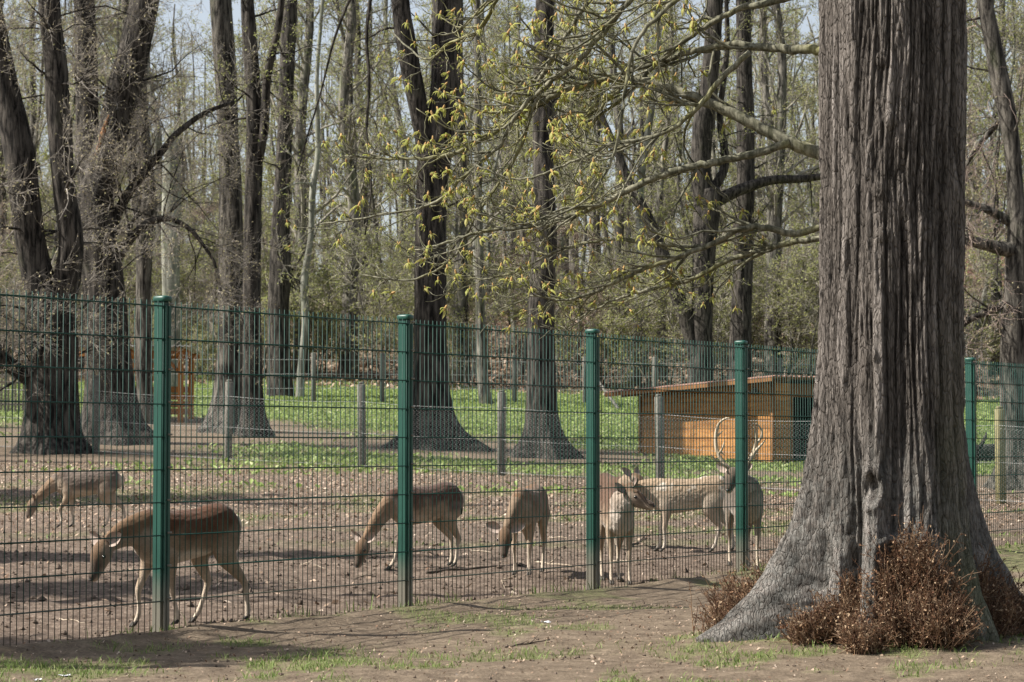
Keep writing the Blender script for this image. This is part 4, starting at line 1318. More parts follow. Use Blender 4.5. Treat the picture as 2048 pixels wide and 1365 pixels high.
# ------------------------------------------------------------------ the big tree in front of the fence
LOBES = [(187, .66, .46, 13), (250, .33, .50, 9), (222, .12, .40, 12), (281, .30, .62, 19), (320, .22, .45, 17), (28, .75, .55, 20), (75, .45, .5, 20), (118, .5, .5, 20), (152, .35, .45, 14)]
def trunk_radius(th, z):
    zz = np.maximum(z, 0)
    r0 = .398 + .016 * ss(1.5, 4, z) + .050 * np.exp(-zz / .9)
    for a, ext, hd, w in LOBES:
        dt = (np.degrees(th) - a + 180) % 360 - 180
        r0 = r0 + ext * np.exp(-zz / hd) * np.exp(-(dt / w) ** 2) + .03 * ext * np.exp(-zz / 1.6) * np.exp(-(dt / w) ** 2)
    for a, dep, hd, w in ((234, .13, .75, 7), (263, .075, .55, 6), (299, .09, .7, 6), (340, .09, .6, 8), (206, .05, .5, 7)):
        dt = (np.degrees(th) - a + 180) % 360 - 180
        r0 = r0 - dep * np.exp(-zz / hd) * np.exp(-(dt / w) ** 2)
    return r0

def trunk_centre(z):
    return TREE_X - .03 + .035 * ss(.5, 3.8, z), TREE_Y + 0 * z

def big_tree():
    gzb = .05
    root = empty('big_tree', (TREE_X, TREE_Y, gzb))
    tag(root, 'massive old tree with furrowed grey bark and flaring roots before the fence', 'tree')
    nt_, zs = 500, np.concatenate([np.arange(-.22, 4.1, .0105), np.arange(4.1, 9.5, .12)])
    th = np.arange(nt_) * 2 * math.pi / nt_
    TH, Z = np.meshgrid(th, zs)
    r0 = trunk_radius(TH, Z)
    r0 = r0 * np.where(Z > 4.1, 1 - .05 * (Z - 4.1), 1)
    # furrows: long ridges that wander, split and join
    wx = (vnoise(np.cos(TH) * 2.2 + 5, np.sin(TH) * 2.2 + 5, Z * 1.1, 3) - .5) * 1.9
    wz = (vnoise(np.cos(TH) * 3 + 5, np.sin(TH) * 3 + 5, Z * 2.3, 4) - .5) * .6
    a2 = TH + wx * .055 + wz * .05
    k = 6.6
    def rid(k, zf, seed):
        n = vnoise(np.cos(a2) * k + 40, np.sin(a2) * k + 40, Z * zf, seed)
        return 1 - np.abs(2 * n - 1)
    rg = rid(6.4, .85, 8) ** 1.4
    rg2 = rid(13.5, 2.0, 9) ** 1.3
    n3 = fbm(np.cos(a2) * 24 + 40, np.sin(a2) * 24 + 40, Z * 9, 10, 3)
    low = ss(1.15, .25, Z)                          # root bark is finer and plated
    def plate(k, zf, seed, w):
        n = vnoise(np.cos(a2) * k + 40, np.sin(a2) * k + 40, Z * zf, seed) * .8 + .2 * vnoise(np.cos(a2) * k * 2.3 + 40, np.sin(a2) * k * 2.3 + 40, Z * zf * 3, seed + 50)
        f = np.minimum(np.abs(n - .42), np.abs(n - .60)) / w
        return np.clip(f, 0, 1) ** .75
    pl = plate(6.5, .55, 8, .10); pl2 = plate(13.5, 1.3, 9, .12)
    ridge = .42 * pl + .30 * pl2 + .28 * n3
    amp = .060 * (1 - low) + .036 * low
    plates = fbm(np.cos(a2) * 11 + 40, np.sin(a2) * 11 + 40, Z * 11 + wx * 2, 14, 3)
    disp = amp * (ridge - .55) + low * .055 * (plates - .5)
    folds = (vnoise(np.cos(TH) * 3.0 + 20, np.sin(TH) * 3.0 + 20, Z * .55, 21) - .5) * (.022 + .07 * np.exp(-np.maximum(Z, 0) / .7))
    # a knot-hole scar and some old branch scars
    R_ = r0 + disp + folds
    def scar(deg, z, w, h, dep, rim):
        nonlocal R_
        dt = ((np.degrees(TH) - deg + 180) % 360 - 180) / w; dz = (Z - z) / h
        q = dt ** 2 + dz ** 2
        R_ = R_ - dep * np.exp(-q * 1.6) + rim * np.exp(-(np.sqrt(q) - 1.15) ** 2 * 5)
    scar(248, .86, 7, .09, .07, .035)
    scar(262, .50, 8, .07, .02, .045)
    for dg, z_ in ((252, 3.30), (250, 2.55), (254, 2.30), (246, 1.62), (258, 2.95)):
        scar(dg, z_, 3.2, .032, -.022, .012)
    cx, cy = trunk_centre(Z)
    V = np.stack([cx + R_ * np.cos(TH), cy + R_ * np.sin(TH), Z + gzb], -1).reshape(-1, 3)
    nz = len(zs)
    i = np.arange(nt_)[None]; j = np.arange(nz - 1)[:, None]; i2 = (i + 1) % nt_
    Q = np.stack([j * nt_ + i, j * nt_ + i2, (j + 1) * nt_ + i2, (j + 1) * nt_ + i], -1).reshape(-1, 4)
    deg = np.degrees(TH)
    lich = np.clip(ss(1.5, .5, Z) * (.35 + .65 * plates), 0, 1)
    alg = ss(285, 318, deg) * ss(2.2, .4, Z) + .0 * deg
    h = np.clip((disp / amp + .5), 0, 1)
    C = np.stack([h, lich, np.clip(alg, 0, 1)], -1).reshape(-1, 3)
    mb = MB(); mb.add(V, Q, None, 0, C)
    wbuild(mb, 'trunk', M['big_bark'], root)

    # ---- limbs reaching left, traced at their distance from the trunk
    r = np.random.default_rng(61)
    limbs = [
        ([(1690, 335, 30), (1640, 310, 27), (1560, 275, 25), (1470, 230, 22), (1390, 195, 20), (1300, 165, 17), (1230, 160, 15), (1170, 170, 13), (1100, 195, 12), (1040, 230, 11), (980, 270, 10), (900, 310, 8), (800, 318, 6), (690, 312, 4)], 13.6, 14.7),
        ([(1580, 286, 16), (1500, 310, 16), (1450, 320, 15), (1340, 345, 14), (1280, 370, 13), (1200, 410, 11), (1130, 435, 9), (1050, 455, 8), (960, 465, 7), (880, 490, 5), (830, 500, 3)], 13.65, 14.2),
        ([(1690, 450, 18), (1640, 455, 15), (1590, 468, 14), (1500, 455, 13), (1420, 490, 11), (1340, 520, 10), (1270, 545, 8), (1200, 580, 7), (1130, 600, 5), (1060, 590, 3)], 13.7, 13.9),
        ([(1690, 472, 14), (1640, 478, 12), (1560, 490, 11), (1460, 520, 10), (1380, 560, 8), (1300, 580, 7), (1230, 600, 5), (1150, 640, 3)], 13.7, 14.5),
        ([(1690, 100, 24), (1640, 100, 21), (1560, 98, 18), (1480, 90, 15), (1400, 100, 13), (1330, 120, 11), (1250, 145, 9), (1180, 160, 7), (1090, 150, 5), (1000, 170, 3)], 13.5, 14.6),
        ([(1690, -30, 20), (1600, -10, 17), (1520, 10, 14), (1470, 20, 12), (1380, 75, 10), (1300, 140, 8), (1230, 210, 6), (1150, 260, 4)], 13.6, 14.3),
        ([(1690, -260, 22), (1500, -160, 18), (1380, -80, 15), (1280, -20, 13), (1210, 60, 12), (1150, 130, 11), (1100, 165, 10), (1040, 220, 9), (1000, 290, 8), (930, 350, 7), (880, 400, 6), (800, 425, 5), (700, 440, 4), (640, 448, 2.5)], 13.6, 14.5),
        ([(1690, -340, 22), (1400, -200, 16), (1250, -90, 12), (1180, 0, 10), (1120, 90, 9), (1075, 170, 8), (1040, 300, 7), (960, 420, 6), (900, 520, 5), (820, 560, 4), (720, 550, 3)], 13.6, 15.0),
        ([(1690, -400, 20), (1300, -220, 14), (1100, -100, 11), (1000, -10, 9), (960, 60, 8), (900, 85, 6), (850, 120, 4), (780, 60, 3)], 13.6, 15.3),
        ([(1500, 105, 12), (1440, 160, 11), (1390, 220, 10), (1320, 270, 8), (1220, 290, 7), (1130, 330, 5), (1040, 360, 4), (950, 330, 3)], 13.6, 13.8),
        ([(1400, 492, 8), (1310, 490, 7), (1220, 480, 6), (1120, 500, 5), (1030, 545, 4), (960, 560, 3), (930, 545, 2)], 13.8, 14.4),
        ([(1700, -200, 18), (1560, -120, 15), (1440, -60, 12), (1330, 20, 10), (1270, 90, 8), (1250, 190, 7), (1230, 300, 6), (1180, 390, 5), (1100, 440, 3)], 13.6, 13.4),
    ]
    tipsP = []; tipsD = []
    for pts, d0, d1 in limbs:
        q = []
        for kk, (px, py, w) in enumerate(pts):
            d = d0 + (d1 - d0) * kk / (len(pts) - 1)
            p = at(px, py, d); q.append((p[0], p[1], p[2], w * mpp(d) / 2))
        sp = spline(q, len(q) * 6)
        sp[1:, :3] += r.normal(0, .004, (len(sp) - 1, 3))
        P, Rr = sp[:, :3], np.maximum(sp[:, 3], .0028)
        mb = MB()
        trunk_tube(mb, P, Rr, 10, r, .07)
        n1 = max(10, int(len(q) * 2.1))
        P1, R1 = branch(r, P[None], Rr[None], n1, .20, 1.0, .30, 1.05, .75, .20, (-.05, 0, -.01), 10, .62, .0036, np.array([0, 0, .12]), True, (-.35, 0, -.05))
        R1 = np.minimum(R1, .009)
        mb.tubes(P1, R1, 6)
        P2, R2 = branch(r, P1, R1, 4, .15, .95, .12, .42, .85, .26, (0, 0, .02), 7, .7, .0028, np.array([0, 0, .20]), True, (-.1, 0, 0))
        mb.tubes(P2, R2, 5)
        wbuild(mb, 'limb', M['limb_moss'], root)
        for PP in (P1, P2):
            tipsP.append(PP[:, -1]); tipsD.append(norm(PP[:, -1] - PP[:, -2]))
        # a few short spurs further back carry leaves too
    tp = np.concatenate(tipsP); td = np.concatenate(tipsD)
    keep = r.uniform(0, 1, len(tp)) < .62
    tp, td = tp[keep], td[keep]

    # ---- opening leaf clusters: hanging folded leaflets round an upright flower bud
    def cluster(rr):
        mb = MB()
        n = rr.integers(4, 7)
        for kk in range(n):
            a = kk * 6.28 / n + rr.uniform(-.4, .4); Ln = rr.uniform(.034, .062); w = Ln * rr.uniform(.17, .27)
            o = np.array([math.cos(a), math.sin(a), 0]); sd = np.array([-math.sin(a), math.cos(a), 0])
            pr = []; rr_o = rr.uniform(.35, .95)
            for t in (0, .3, .65, 1.0):
                c = o * (Ln * rr_o * math.sin(t * 1.7)) + np.array([0, 0, .012 - Ln * 1.0 * t ** 1.5 + .008 * math.sin(t * 3)])
                ww = w * math.sin(math.pi * min(1, .12 + t * .88)) ** .8
                pr += [c - sd * ww * .7 - np.array([0, 0, ww * .5]), c, c + sd * ww * .7 - np.array([0, 0, ww * .5])]
            Q = []
            for q in range(3):
                Q += [(q * 3, q * 3 + 1, q * 3 + 4, q * 3 + 3), (q * 3 + 1, q * 3 + 2, q * 3 + 5, q * 3 + 4)]
            mb.add(pr, Q, None, 0)
        if rr.uniform() < .75:
            h = rr.uniform(.02, .045)
            mb.tube([(0, 0, -.004), (0, 0, h * .35), (0, 0, h * .8), (.002, 0, h)], [.004, .008, .006, .001], 6, 1)
        else:
            mb.tube([(0, 0, -.004), (0, 0, .008), (0, 0, .018)], [.004, .0055, .001], 6, 1)
        return mb
    rr = np.random.default_rng(62)
    cl = [cluster(rr) for _ in range(7)]
    cm = [c.mesh('leaf_cluster', [M['leaf_chestnut'], M['bud_spike']]) for c in cl]
    order = np.argsort(tp[:, 1])
    base = np.array(root.location)
    rest = MB()
    for n_, idx in enumerate(order):
        k = int(r.integers(len(cm))); s = r.uniform(.5, 1.15); tilt = td[idx]
        rot = (r.normal(0, .3) - tilt[1] * .4, r.normal(0, .3) + tilt[0] * .4, r.uniform(0, 6.28))
        if n_ < 300:
            o = link('leaf_cluster', cm[k], root, tuple(tp[idx] - base)); o.rotation_euler = rot; o.scale = (s, s, s)
        else:
            Mx = np.array((Matrix.Translation(Vector(tp[idx])) @ __import__('mathutils').Euler(rot).to_matrix().to_4x4() @ Matrix.Scale(s, 4)))
            src = cl[k]
            Vv = np.concatenate(src.V) @ Mx[:3, :3].T + Mx[:3, 3]
            n0 = rest.n
            rest.V.append(Vv)
            for f, m_ in src.Fq: rest.Fq.append((f + n0, m_))
            for f, m_ in src.Ft: rest.Ft.append((f + n0, m_))
            rest.n += len(Vv)
    if rest.V:
        o = wbuild(rest, 'leaf_clusters', [M['leaf_chestnut'], M['bud_spike']], root); o['kind'] = 'stuff'

    # ---- brown shoots crowding round the foot
    def shoots(n, spots, seed, hmul=1.0, tang=1.0):
        r = np.random.default_rng(seed)
        S = []; D = []; Lh = []
        for _ in range(n):
            a, o0, o1, z0, z1, h = spots[r.integers(len(spots))]
            th = math.radians(a + np.clip(r.normal(0, 5.0), -8, 8)); z = r.uniform(0, 1) ** 1.8 * (z1 - z0) + z0
            R0 = float(trunk_radius(np.array(th), np.array(z)))
            rad = R0 - .02 + r.uniform(o0, o1) * (1 if z < .1 else .25)
            x = TREE_X + rad * math.cos(th); y = TREE_Y + rad * math.sin(th)
            zg = gz(x, y) - .01
            S.append((x, y, max(zg, zg + z)))
            D.append((math.cos(th) * .35 + r.normal(0, .35), math.sin(th) * .35 + r.normal(0, .35), 1.0))
            Lh.append(h * r.uniform(.45, 1.1) * hmul)
        S, D, Lh = map(np.array, (S, D, Lh))
        P, R = grow(r, S, D, Lh, np.full(n, .0034), np.full(n, .0018), 5, .22, np.array([0, 0, .10]))
        mb = MB(); mb.tubes(P, R, 3, 0, False)
        P1, R1 = branch(r, P, R, 5, .15, 1, .03, .12, .8, .32, (0, 0, .06), 3, .75, .0016)
        mb.tubes(P1, R1, 3, 0, False)
        V, Q = leaf_quads(r, tips(P1, r, 1, .3), .008, .022); mb.add(V, Q, None, 1)
        V, Q = leaf_quads(r, tips(P, r, 2, .0), .010, .028); mb.add(V, Q, None, 1)
        return mb
    for n, spots, seed in (
            (700, [(160, .0, .34, 0, .22, .36), (153, .0, .30, 0, .08, .32), (171, .0, .35, 0, .25, .28), (174, .02, .12, .0, .25, .2)], 71),
            (700, [(218, .02, .30, 0, .05, .17), (226, .0, .28, 0, .12, .20), (234, .0, .24, 0, .25, .23), (240, 0, .2, 0, .15, .2)], 72),
            (1500, [(261, .0, .26, 0, .30, .24), (265, .0, .28, 0, .42, .30), (270, .0, .24, .0, .46, .30), (276, .0, .14, 0, .34, .28), (247, .12, .25, 0, .04, .16), (282, .0, .10, 0, .18, .24)], 73),
            (420, [(340, .0, .2, 0, .2, .22), (352, .0, .2, 0, .3, .25), (6, 0, .15, 0, .2, .25)], 74)):
        wbuild(shoots(n, spots, seed), 'basal_shoots', [M['shoot'], M['shoot_leaf']], root)
big_tree()
# ------------------------------------------------------------------ deer
def coat_mat():
    m, nt, b = new_mat('deer_coat')
    a = attr(nt)
    v = coords(nt, (.45, 1, 1))
    n1 = noise(nt, v, 130, 4, .7); n2 = noise(nt, coords(nt, (.6, 1, 1)), 26, 5, .7)
    k = ramp(nt, n1, [(.25, (.62, .62, .62)), (.75, (1.3, 1.3, 1.3))])
    k2 = ramp(nt, n2, [(.3, (.78, .76, .74)), (.7, (1.16, 1.16, 1.16))])
    c = mixc(nt, .75, a, k, 'MULTIPLY'); c = mixc(nt, .7, c, k2, 'MULTIPLY')
    nt.links.new(c, b.inputs['Base Color'])
    b.inputs['Roughness'].default_value = .75
    b.inputs['Specular IOR Level'].default_value = .15
    b.inputs['Sheen Weight'].default_value = .15
    b.inputs['Sheen Roughness'].default_value = .4
    bump(nt, b, mth(nt, 'ADD', n1, n2), .006, .7)
    return m
M['coat'] = coat_mat()
M['ear_in'] = plain_mat('ear_inside', (.26, .20, .165), (.40, .33, .285), 30)
mm, nt_e, be = new_mat('eye'); be.inputs['Base Color'].default_value = (.008, .006, .005, 1); be.inputs['Roughness'].default_value = .12; be.inputs['Specular IOR Level'].default_value = .6; M['eye'] = mm
M['nose'] = plain_mat('nose', (.015, .013, .012), (.03, .027, .025), 30, .35, 0, .5)
M['hoof'] = plain_mat('hoof', (.03, .025, .02), (.07, .06, .05), 20, .6)
M['antler'] = plain_mat('antler', (.30, .23, .15), (.56, .47, .35), 18, .6, .002, .3, (1, 1, .4))

def loft(P, Lt, wy, wh, sides=18):
    K = len(P)
    T = np.gradient(P, axis=0); T = norm(T)
    U = norm(np.cross(T, Lt)); L = np.cross(U, T)
    th = np.arange(sides) * 2 * math.pi / sides
    V = P[:, None] + L[:, None] * (wy[:, None] * np.cos(th))[..., None] + U[:, None] * (wh[:, None] * np.sin(th))[..., None]
    V = np.concatenate([V.reshape(-1, 3), P[:1], P[-1:]])
    Q = []; Tt = []
    for k in range(K - 1):
        for j in range(sides):
            j2 = (j + 1) % sides
            Q.append((k * sides + j, k * sides + j2, (k + 1) * sides + j2, (k + 1) * sides + j))
    n = K * sides
    for j in range(sides):
        j2 = (j + 1) % sides
        Tt.append((n, j2, j)); Tt.append((n + 1, (K - 1) * sides + j, (K - 1) * sides + j2))
    return V, Q, Tt, U

FRONT = [(.26, .062, .60, .045, .095), (.245, .075, .50, .045, .085), (.235, .078, .42, .036, .055), (.245, .074, .33, .026, .033), (.258, .071, .245, .0205, .025), (.256, .070, .19, .0150, .018), (.254, .070, .12, .0140, .0165), (.256, .070, .075, .0165, .020), (.272, .070, .040, .0145, .017), (.280, .070, .026, .0145, .017)]
HIND = [(-.25, .065, .62, .060, .13), (-.245, .085, .53, .058, .125), (-.235, .088, .45, .046, .090), (-.28, .083, .37, .032, .055), (-.335, .077, .30, .022, .036), (-.358, .075, .262, .0195, .028), (-.356, .073, .20, .0155, .021), (-.350, .072, .13, .0145, .018), (-.344, .072, .078, .017, .021), (-.328, .072, .040, .0145, .017), (-.320, .072, .026, .0145, .017)]

def deer(label, loc, heading, pose, pal, scale=1.0, buck=False, seed=0, sex_cat='deer'):
    r = np.random.default_rng(seed)
    parts = []
    def rows(st, n):
        return spline(np.array(st, float), n)
    bd = rows([(-.435, 0, .655, .035, .045), (-.405, 0, .640, .080, .105), (-.33, 0, .622, .118, .150), (-.22, 0, .610, .128, .160), (-.07, 0, .596, .132, .162), (.08, 0, .582, .138, .172), (.20, 0, .578, .128, .184), (.30, 0, .590, .108, .172), (.38, 0, .612, .080, .125), (.43, 0, .63, .045, .07)], 40)
    bd[:, 2] += .02 * np.exp(-((bd[:, 0] + .25) / .12) ** 2)
    bd[:, 3:5] *= pose.get('girth', 1.0)
    parts.append(('body', bd, np.tile([0., 1, 0], (40, 1))))
    poll = np.array(pose['poll'], float); mid = np.array(pose['mid'], float)
    yaw, pit = math.radians(pose['yaw']), math.radians(pose['pitch'])
    h = np.array([math.cos(pit) * math.cos(yaw), math.cos(pit) * math.sin(yaw), math.sin(pit)])
    Lh = np.array([-math.sin(yaw), math.cos(yaw), 0.0])
    thick = pose.get('neck', 1.0)
    nk = rows([(.20, 0, .615, .10, .135), (.33, 0, .645, .082 * thick, .120 * thick), tuple(mid) + (.058 * thick, .085 * thick), tuple(poll - h * .005) + (.040, .050)], 20)
    tt = np.linspace(0, 1, 20)[:, None]
    parts.append(('neck', nk, norm(np.array([0., 1, 0]) * (1 - tt) + Lh * tt)))
    hs = np.array([(-.035, .030, .036), (-.01, .051, .056), (.03, .064, .070), (.068, .063, .071), (.105, .053, .062), (.142, .041, .051), (.178, .035, .043), (.208, .033, .038), (.228, .025, .030), (.236, .012, .015)])
    U0 = np.cross(h, Lh)
    off = np.array([.0, .004, .004, .001, -.004, -.009, -.011, -.011, -.012, -.013])
    hp = poll + hs[:, :1] * h + off[:, None] * U0
    hd = rows(np.concatenate([hp, hs[:, 1:]], 1), 26)
    parts.append(('head', hd, np.tile(Lh, (26, 1))))
    feet = []
    for key, tmpl in (('fl', FRONT), ('fr', FRONT), ('hl', HIND), ('hr', HIND)):
        st = np.array(tmpl, float)
        if key[1] == 'r': st[:, 1] *= -1
        dx, bend = pose.get(key, (0, 0))
        k = np.clip((st[0, 2] - st[:, 2]) / st[0, 2], 0, 1)
        st[:, 0] += dx * k ** 1.15
        st[:, 0] += bend * np.exp(-((st[:, 2] - .25) / .10) ** 2)
        lf = rows(st, 34)
        parts.append(('leg', lf, np.tile([0., 1, 0], (34, 1))))
        feet.append((lf[-1, :3], lf[-1, :3] - lf[-4, :3]))
    mb = MB(); samp = []
    for name, st, Lt in parts:
        V, Q, T, U = loft(st[:, :3], Lt, st[:, 3], st[:, 4])
        mb.add(V, Q, T)
        samp.append((name, st, Lt, U))
    tmp = link('tmp', mb.mesh('tmp', M['coat']))
    md = tmp.modifiers.new('r', 'REMESH'); md.mode = 'VOXEL'; md.voxel_size = .0105
    sm = tmp.modifiers.new('s', 'SMOOTH'); sm.factor = .5; sm.iterations = 2
    dg = bpy.context.evaluated_depsgraph_get()
    me = bpy.data.meshes.new_from_object(tmp.evaluated_get(dg)); me.name = 'body'
    bpy.data.objects.remove(tmp)
    n = len(me.vertices); V = np.empty(n * 3); me.vertices.foreach_get('co', V); V = V.reshape(-1, 3)
    me.polygons.foreach_set('use_smooth', np.ones(len(me.polygons), bool))
    # coat: each vertex takes the colouring of the part it belongs to
    best = np.full(n, 1e9); comp = np.zeros(n, int); tpar = np.zeros(n); vert = np.zeros(n); lat = np.zeros(n)
    for ci, (name, st, Lt, U) in enumerate(samp):
        rad = np.maximum(st[:, 3], st[:, 4])
        D = np.linalg.norm(V[:, None] - st[None, :, :3], axis=2) / rad[None]
        i = D.argmin(1); dm = D[np.arange(n), i]
        up = dm < best
        best[up] = dm[up]; comp[up] = ci; tpar[up] = i[up] / (len(st) - 1)
        o = V - st[i, :3]
        vert[up] = (np.sum(o * U[i], 1) / st[i, 4])[up]; lat[up] = (np.sum(o * Lt[i], 1) / st[i, 3])[up]
    P = {k: np.array(v) for k, v in pal.items() if k[0] != '_'}
    nz = fbm(V[:, 0] * 9 + 50, V[:, 1] * 9 + 50, V[:, 2] * 9 + 50, seed + 5, 3)
    nzb = fbm(V[:, 0] * 22 + 50, V[:, 1] * 30 + 50, V[:, 2] * 22 + 50, seed + 9, 2)
    def mx(a, b, t): return a * (1 - t[:, None]) + b * t[:, None]
    C = np.tile(P['flank'], (n, 1))
    z = V[:, 2]
    jag = (nz - .5) * pal_j(pal) + (nzb - .5) * .05
    trunk_c = mx(mx(np.tile(P['belly'], (n, 1)), np.tile(P['flank'], (n, 1)), ss(.455, .525, z + jag * .5)), np.tile(P['back'], (n, 1)), ss(pal.get('_b', .57) - .09, pal.get('_b', .57) + .09, z + jag * 1.6))
    if 'patch' in P:
        trunk_c = mx(trunk_c, np.tile(P['patch'], (n, 1)), ss(.56, .66, nz) * ss(.50, .58, z))
    trunk_c = mx(trunk_c, np.tile(P['throat'], (n, 1)), ss(.27, .39, V[:, 0] + (nz - .5) * .08) * ss(.70, .60, z) * .85)
    isb = comp == 0
    C[isb] = trunk_c[isb]
    rump = ss(-.385, -.43, V[:, 0]) * ss(.40, .50, z)
    C = mx(C, np.tile(P.get('rump', P['belly']), (n, 1)), rump * (comp == 0))
    isn = comp == 1
    nc = mx(np.tile(P['throat'], (n, 1)), np.tile(P['neck'], (n, 1)), ss(-.75, .45, vert + (nz - .5) * 1.4))
    C[isn] = nc[isn]
    blend = isn * ss(.40, .15, tpar)
    C = mx(C, trunk_c, blend)
    ish = comp == 2
    hc = np.tile(P['face'], (n, 1))
    hc = mx(hc, np.tile(P['cheek'], (n, 1)), np.maximum(ss(.35, -.35, vert), ss(.55, .95, np.abs(lat)) * .8))
    hc = mx(hc, np.tile(P['muzzle'], (n, 1)), ss(.36, .62, tpar) * ss(-.3, .4, vert) * .85)
    hc = mx(hc, np.tile(np.array([.45, .36, .27]), (n, 1)), ss(.80, .92, tpar) * ss(.25, -.3, vert))
    C[ish] = hc[ish]
    for ci in (3, 4, 5, 6):
        isl = comp == ci
        lc = mx(np.tile(P['flank'], (n, 1)), np.tile(P['leg'], (n, 1)), ss(.50, .40, z + (nz - .5) * .1))
        lc = mx(lc, np.tile(P['shin'], (n, 1)), ss(.30, .14, z))
        inner = ss(.1, .8, -lat * np.sign(samp[ci][1][0, 1]))
        lc = mx(lc, np.tile(P['shin'], (n, 1)), inner * .6 * ss(.52, .42, z))
        C[isl] = lc[isl]
        bl = isl * ss(.44, .56, z)
        C = mx(C, trunk_c, bl * 1.0)
    at_ = me.color_attributes.new('tint', 'FLOAT_COLOR', 'POINT')
    at_.data.foreach_set('color', np.concatenate([np.clip(C, 0, 1), np.ones((n, 1))], 1).ravel())
    # ruffled coat
    rough = (fbm(V[:, 0] * 45 + 50, V[:, 1] * 70 + 50, V[:, 2] * 70 + 50, seed + 3, 2) - .5) * pose.get('shag', .006) * ((comp == 0) | (comp == 1))
    rough = rough + (nz - .5) * .010 * (comp == 0)
    nr = np.empty(n * 3); me.vertices.foreach_get('normal', nr); nr = nr.reshape(-1, 3)
    me.vertices.foreach_set('co', (V + nr * rough[:, None]).ravel()); me.update()
    me.materials.clear(); me.materials.append(M['coat'])
    # whole animal
    x, y = loc
    feet_z = np.mean([gz(x + math.cos(heading) * f[0][0] - math.sin(heading) * f[0][1], y + math.sin(heading) * f[0][0] + math.cos(heading) * f[0][1]) for f in feet])
    root = empty('deer', (x, y, feet_z), heading); root.scale = (scale,) * 3
    tag(root, label, sex_cat, 'fallow deer in the enclosure')
    body = link('body', me, root)
    # ears
    for s in (-1, 1):
        e0 = poll + Lh * s * .036 + U0 * .030 - h * .012
        ed = norm(Lh * s * pose.get('ear_out', .9) - h * .55 + U0 * pose.get('ear_up', .45) * .5)
        face = norm(U0 * .8 + Lh * s * .35 + h * .45); face = norm(face - ed * np.dot(face, ed))
        sd = np.cross(ed, face)
        Ln = pose.get('ear_len', .135); Vv = []
        nu, nv = 8, 7
        for sf in (0, 1):
            for iu in range(nu):
                u_ = iu / (nu - 1)
                w = .047 * (math.sin(math.pi * (u_ * .86 + .13)) ** .75 if u_ < 1 else .05)
                for iv in range(nv):
                    v_ = iv / (nv - 1) * 2 - 1
                    Vv.append(e0 + ed * u_ * Ln + sd * w * v_ * .95 + face * (-(1 - v_ * v_) * w * .75 - (.0045 if sf else 0) * (1 - .9 * abs(v_))))
        Q0 = []; Q1 = []
        for iu in range(nu - 1):
            for iv in range(nv - 1):
                a = iu * nv + iv
                Q0.append((a, a + 1, a + nv + 1, a + nv)); b_ = a + nu * nv; Q1.append((b_, b_ + nv, b_ + nv + 1, b_ + 1))
        em = MB(); em.add(Vv, Q0, None, 1, P['face']); em.Fq.append((np.array(Q1), 0))
        em.build('ear', [M['coat'], M['ear_in']], root)
    # eyes, nose
    for s in (-1, 1):
        c = poll + h * .078 + Lh * s * .0565 + U0 * .020
        th = np.linspace(0, math.pi, 7)
        em = MB(); em.tube([c + Lh * s * .011 * -math.cos(t) for t in th], [max(.0006, .0135 * math.sin(t)) for t in th], 10)
        em.build('eye', M['eye'], root)
    c = poll + h * .231 + U0 * -.002
    em = MB(); em.tube([c - Lh * .016, c - Lh * .011, c, c + Lh * .011, c + Lh * .016], [.004, .0095, .012, .0095, .004], 10)
    em.build('nose', M['nose'], root)
    # tail
    tl = pose.get('tail', .17)
    st = rows([(-.425, 0, .705, .020, .016), (-.447, 0, .675, .026, .020), (-.458, 0, .62, .026, .018), (-.455, 0, .705 - tl, .008, .007)], 12)
    Vt, Qt, Tt, Ut = loft(st[:, :3], np.tile([0., 1, 0], (12, 1)), st[:, 3], st[:, 4], 12)
    tc = np.where((np.abs(Vt[:, 1:2]) > .017) | (Vt[:, 0:1] > -.445), P.get('rump', P['belly'])[None], P.get('tail', np.array([.03, .024, .02]))[None])
    em = MB(); em.add(Vt, Qt, Tt, 0, tc); em.build('tail', M['coat'], root)
    # hooves: two toes each
    for f, dv in feet:
        em = MB()
        for s in (-1, 1):
            a = f + np.array([0, s * .009, .006])
            em.tube([a + np.array([-.012, 0, .012]), a + np.array([.002, 0, -.004]), a + np.array([.022, 0, -.017]), a + np.array([.036, 0, -.024])], [.010, .0135, .0115, .003], 8)
        em.build('hoof', M['hoof'], root)
    if buck:
        for s, beams in ((-1, [[(0, 0, 0, .017), (-.01, .045, .05, .0165), (-.02, .09, .13, .0155), (-.03, .105, .22, .016), (-.02, .10, .31, .014), (.0, .08, .375, .011), (.03, .03, .415, .008), (.05, .0, .415, .004)],
                             [(.0, .02, .02, .013), (.05, .075, .045, .011), (.09, .13, .085, .008), (.11, .165, .12, .003)],
                             [(-.02, .085, .12, .011), (.02, .06, .165, .009), (.04, .045, .215, .006), (.05, .045, .24, .003)],
                             [(-.03, .105, .26, .010), (-.01, .07, .295, .007), (.0, .045, .315, .003)],
                             [(-.02, .095, .15, .010), (-.05, .05, .13, .007), (-.07, .03, .115, .003)]]),
                         (1, [[(0, 0, 0, .017), (-.02, .06, .02, .0165), (-.05, .115, .065, .0155), (-.07, .155, .13, .016), (-.07, .19, .17, .013), (-.06, .23, .215, .007), (-.05, .25, .245, .003)],
                             [(-.06, .135, .10, .013), (-.08, .165, .18, .012), (-.07, .175, .26, .010), (-.05, .165, .315, .008), (-.03, .15, .345, .003)],
                             [(-.08, .17, .20, .012), (-.10, .215, .25, .011), (-.09, .225, .31, .009), (-.07, .19, .36, .006), (-.06, .17, .375, .003)],
                             [(.0, .02, .01, .012), (.06, .05, .03, .010), (.10, .085, .08, .007), (.11, .10, .12, .003)]])):
            em = MB(); b0 = poll + U0 * .046 + Lh * s * .030 + h * .0
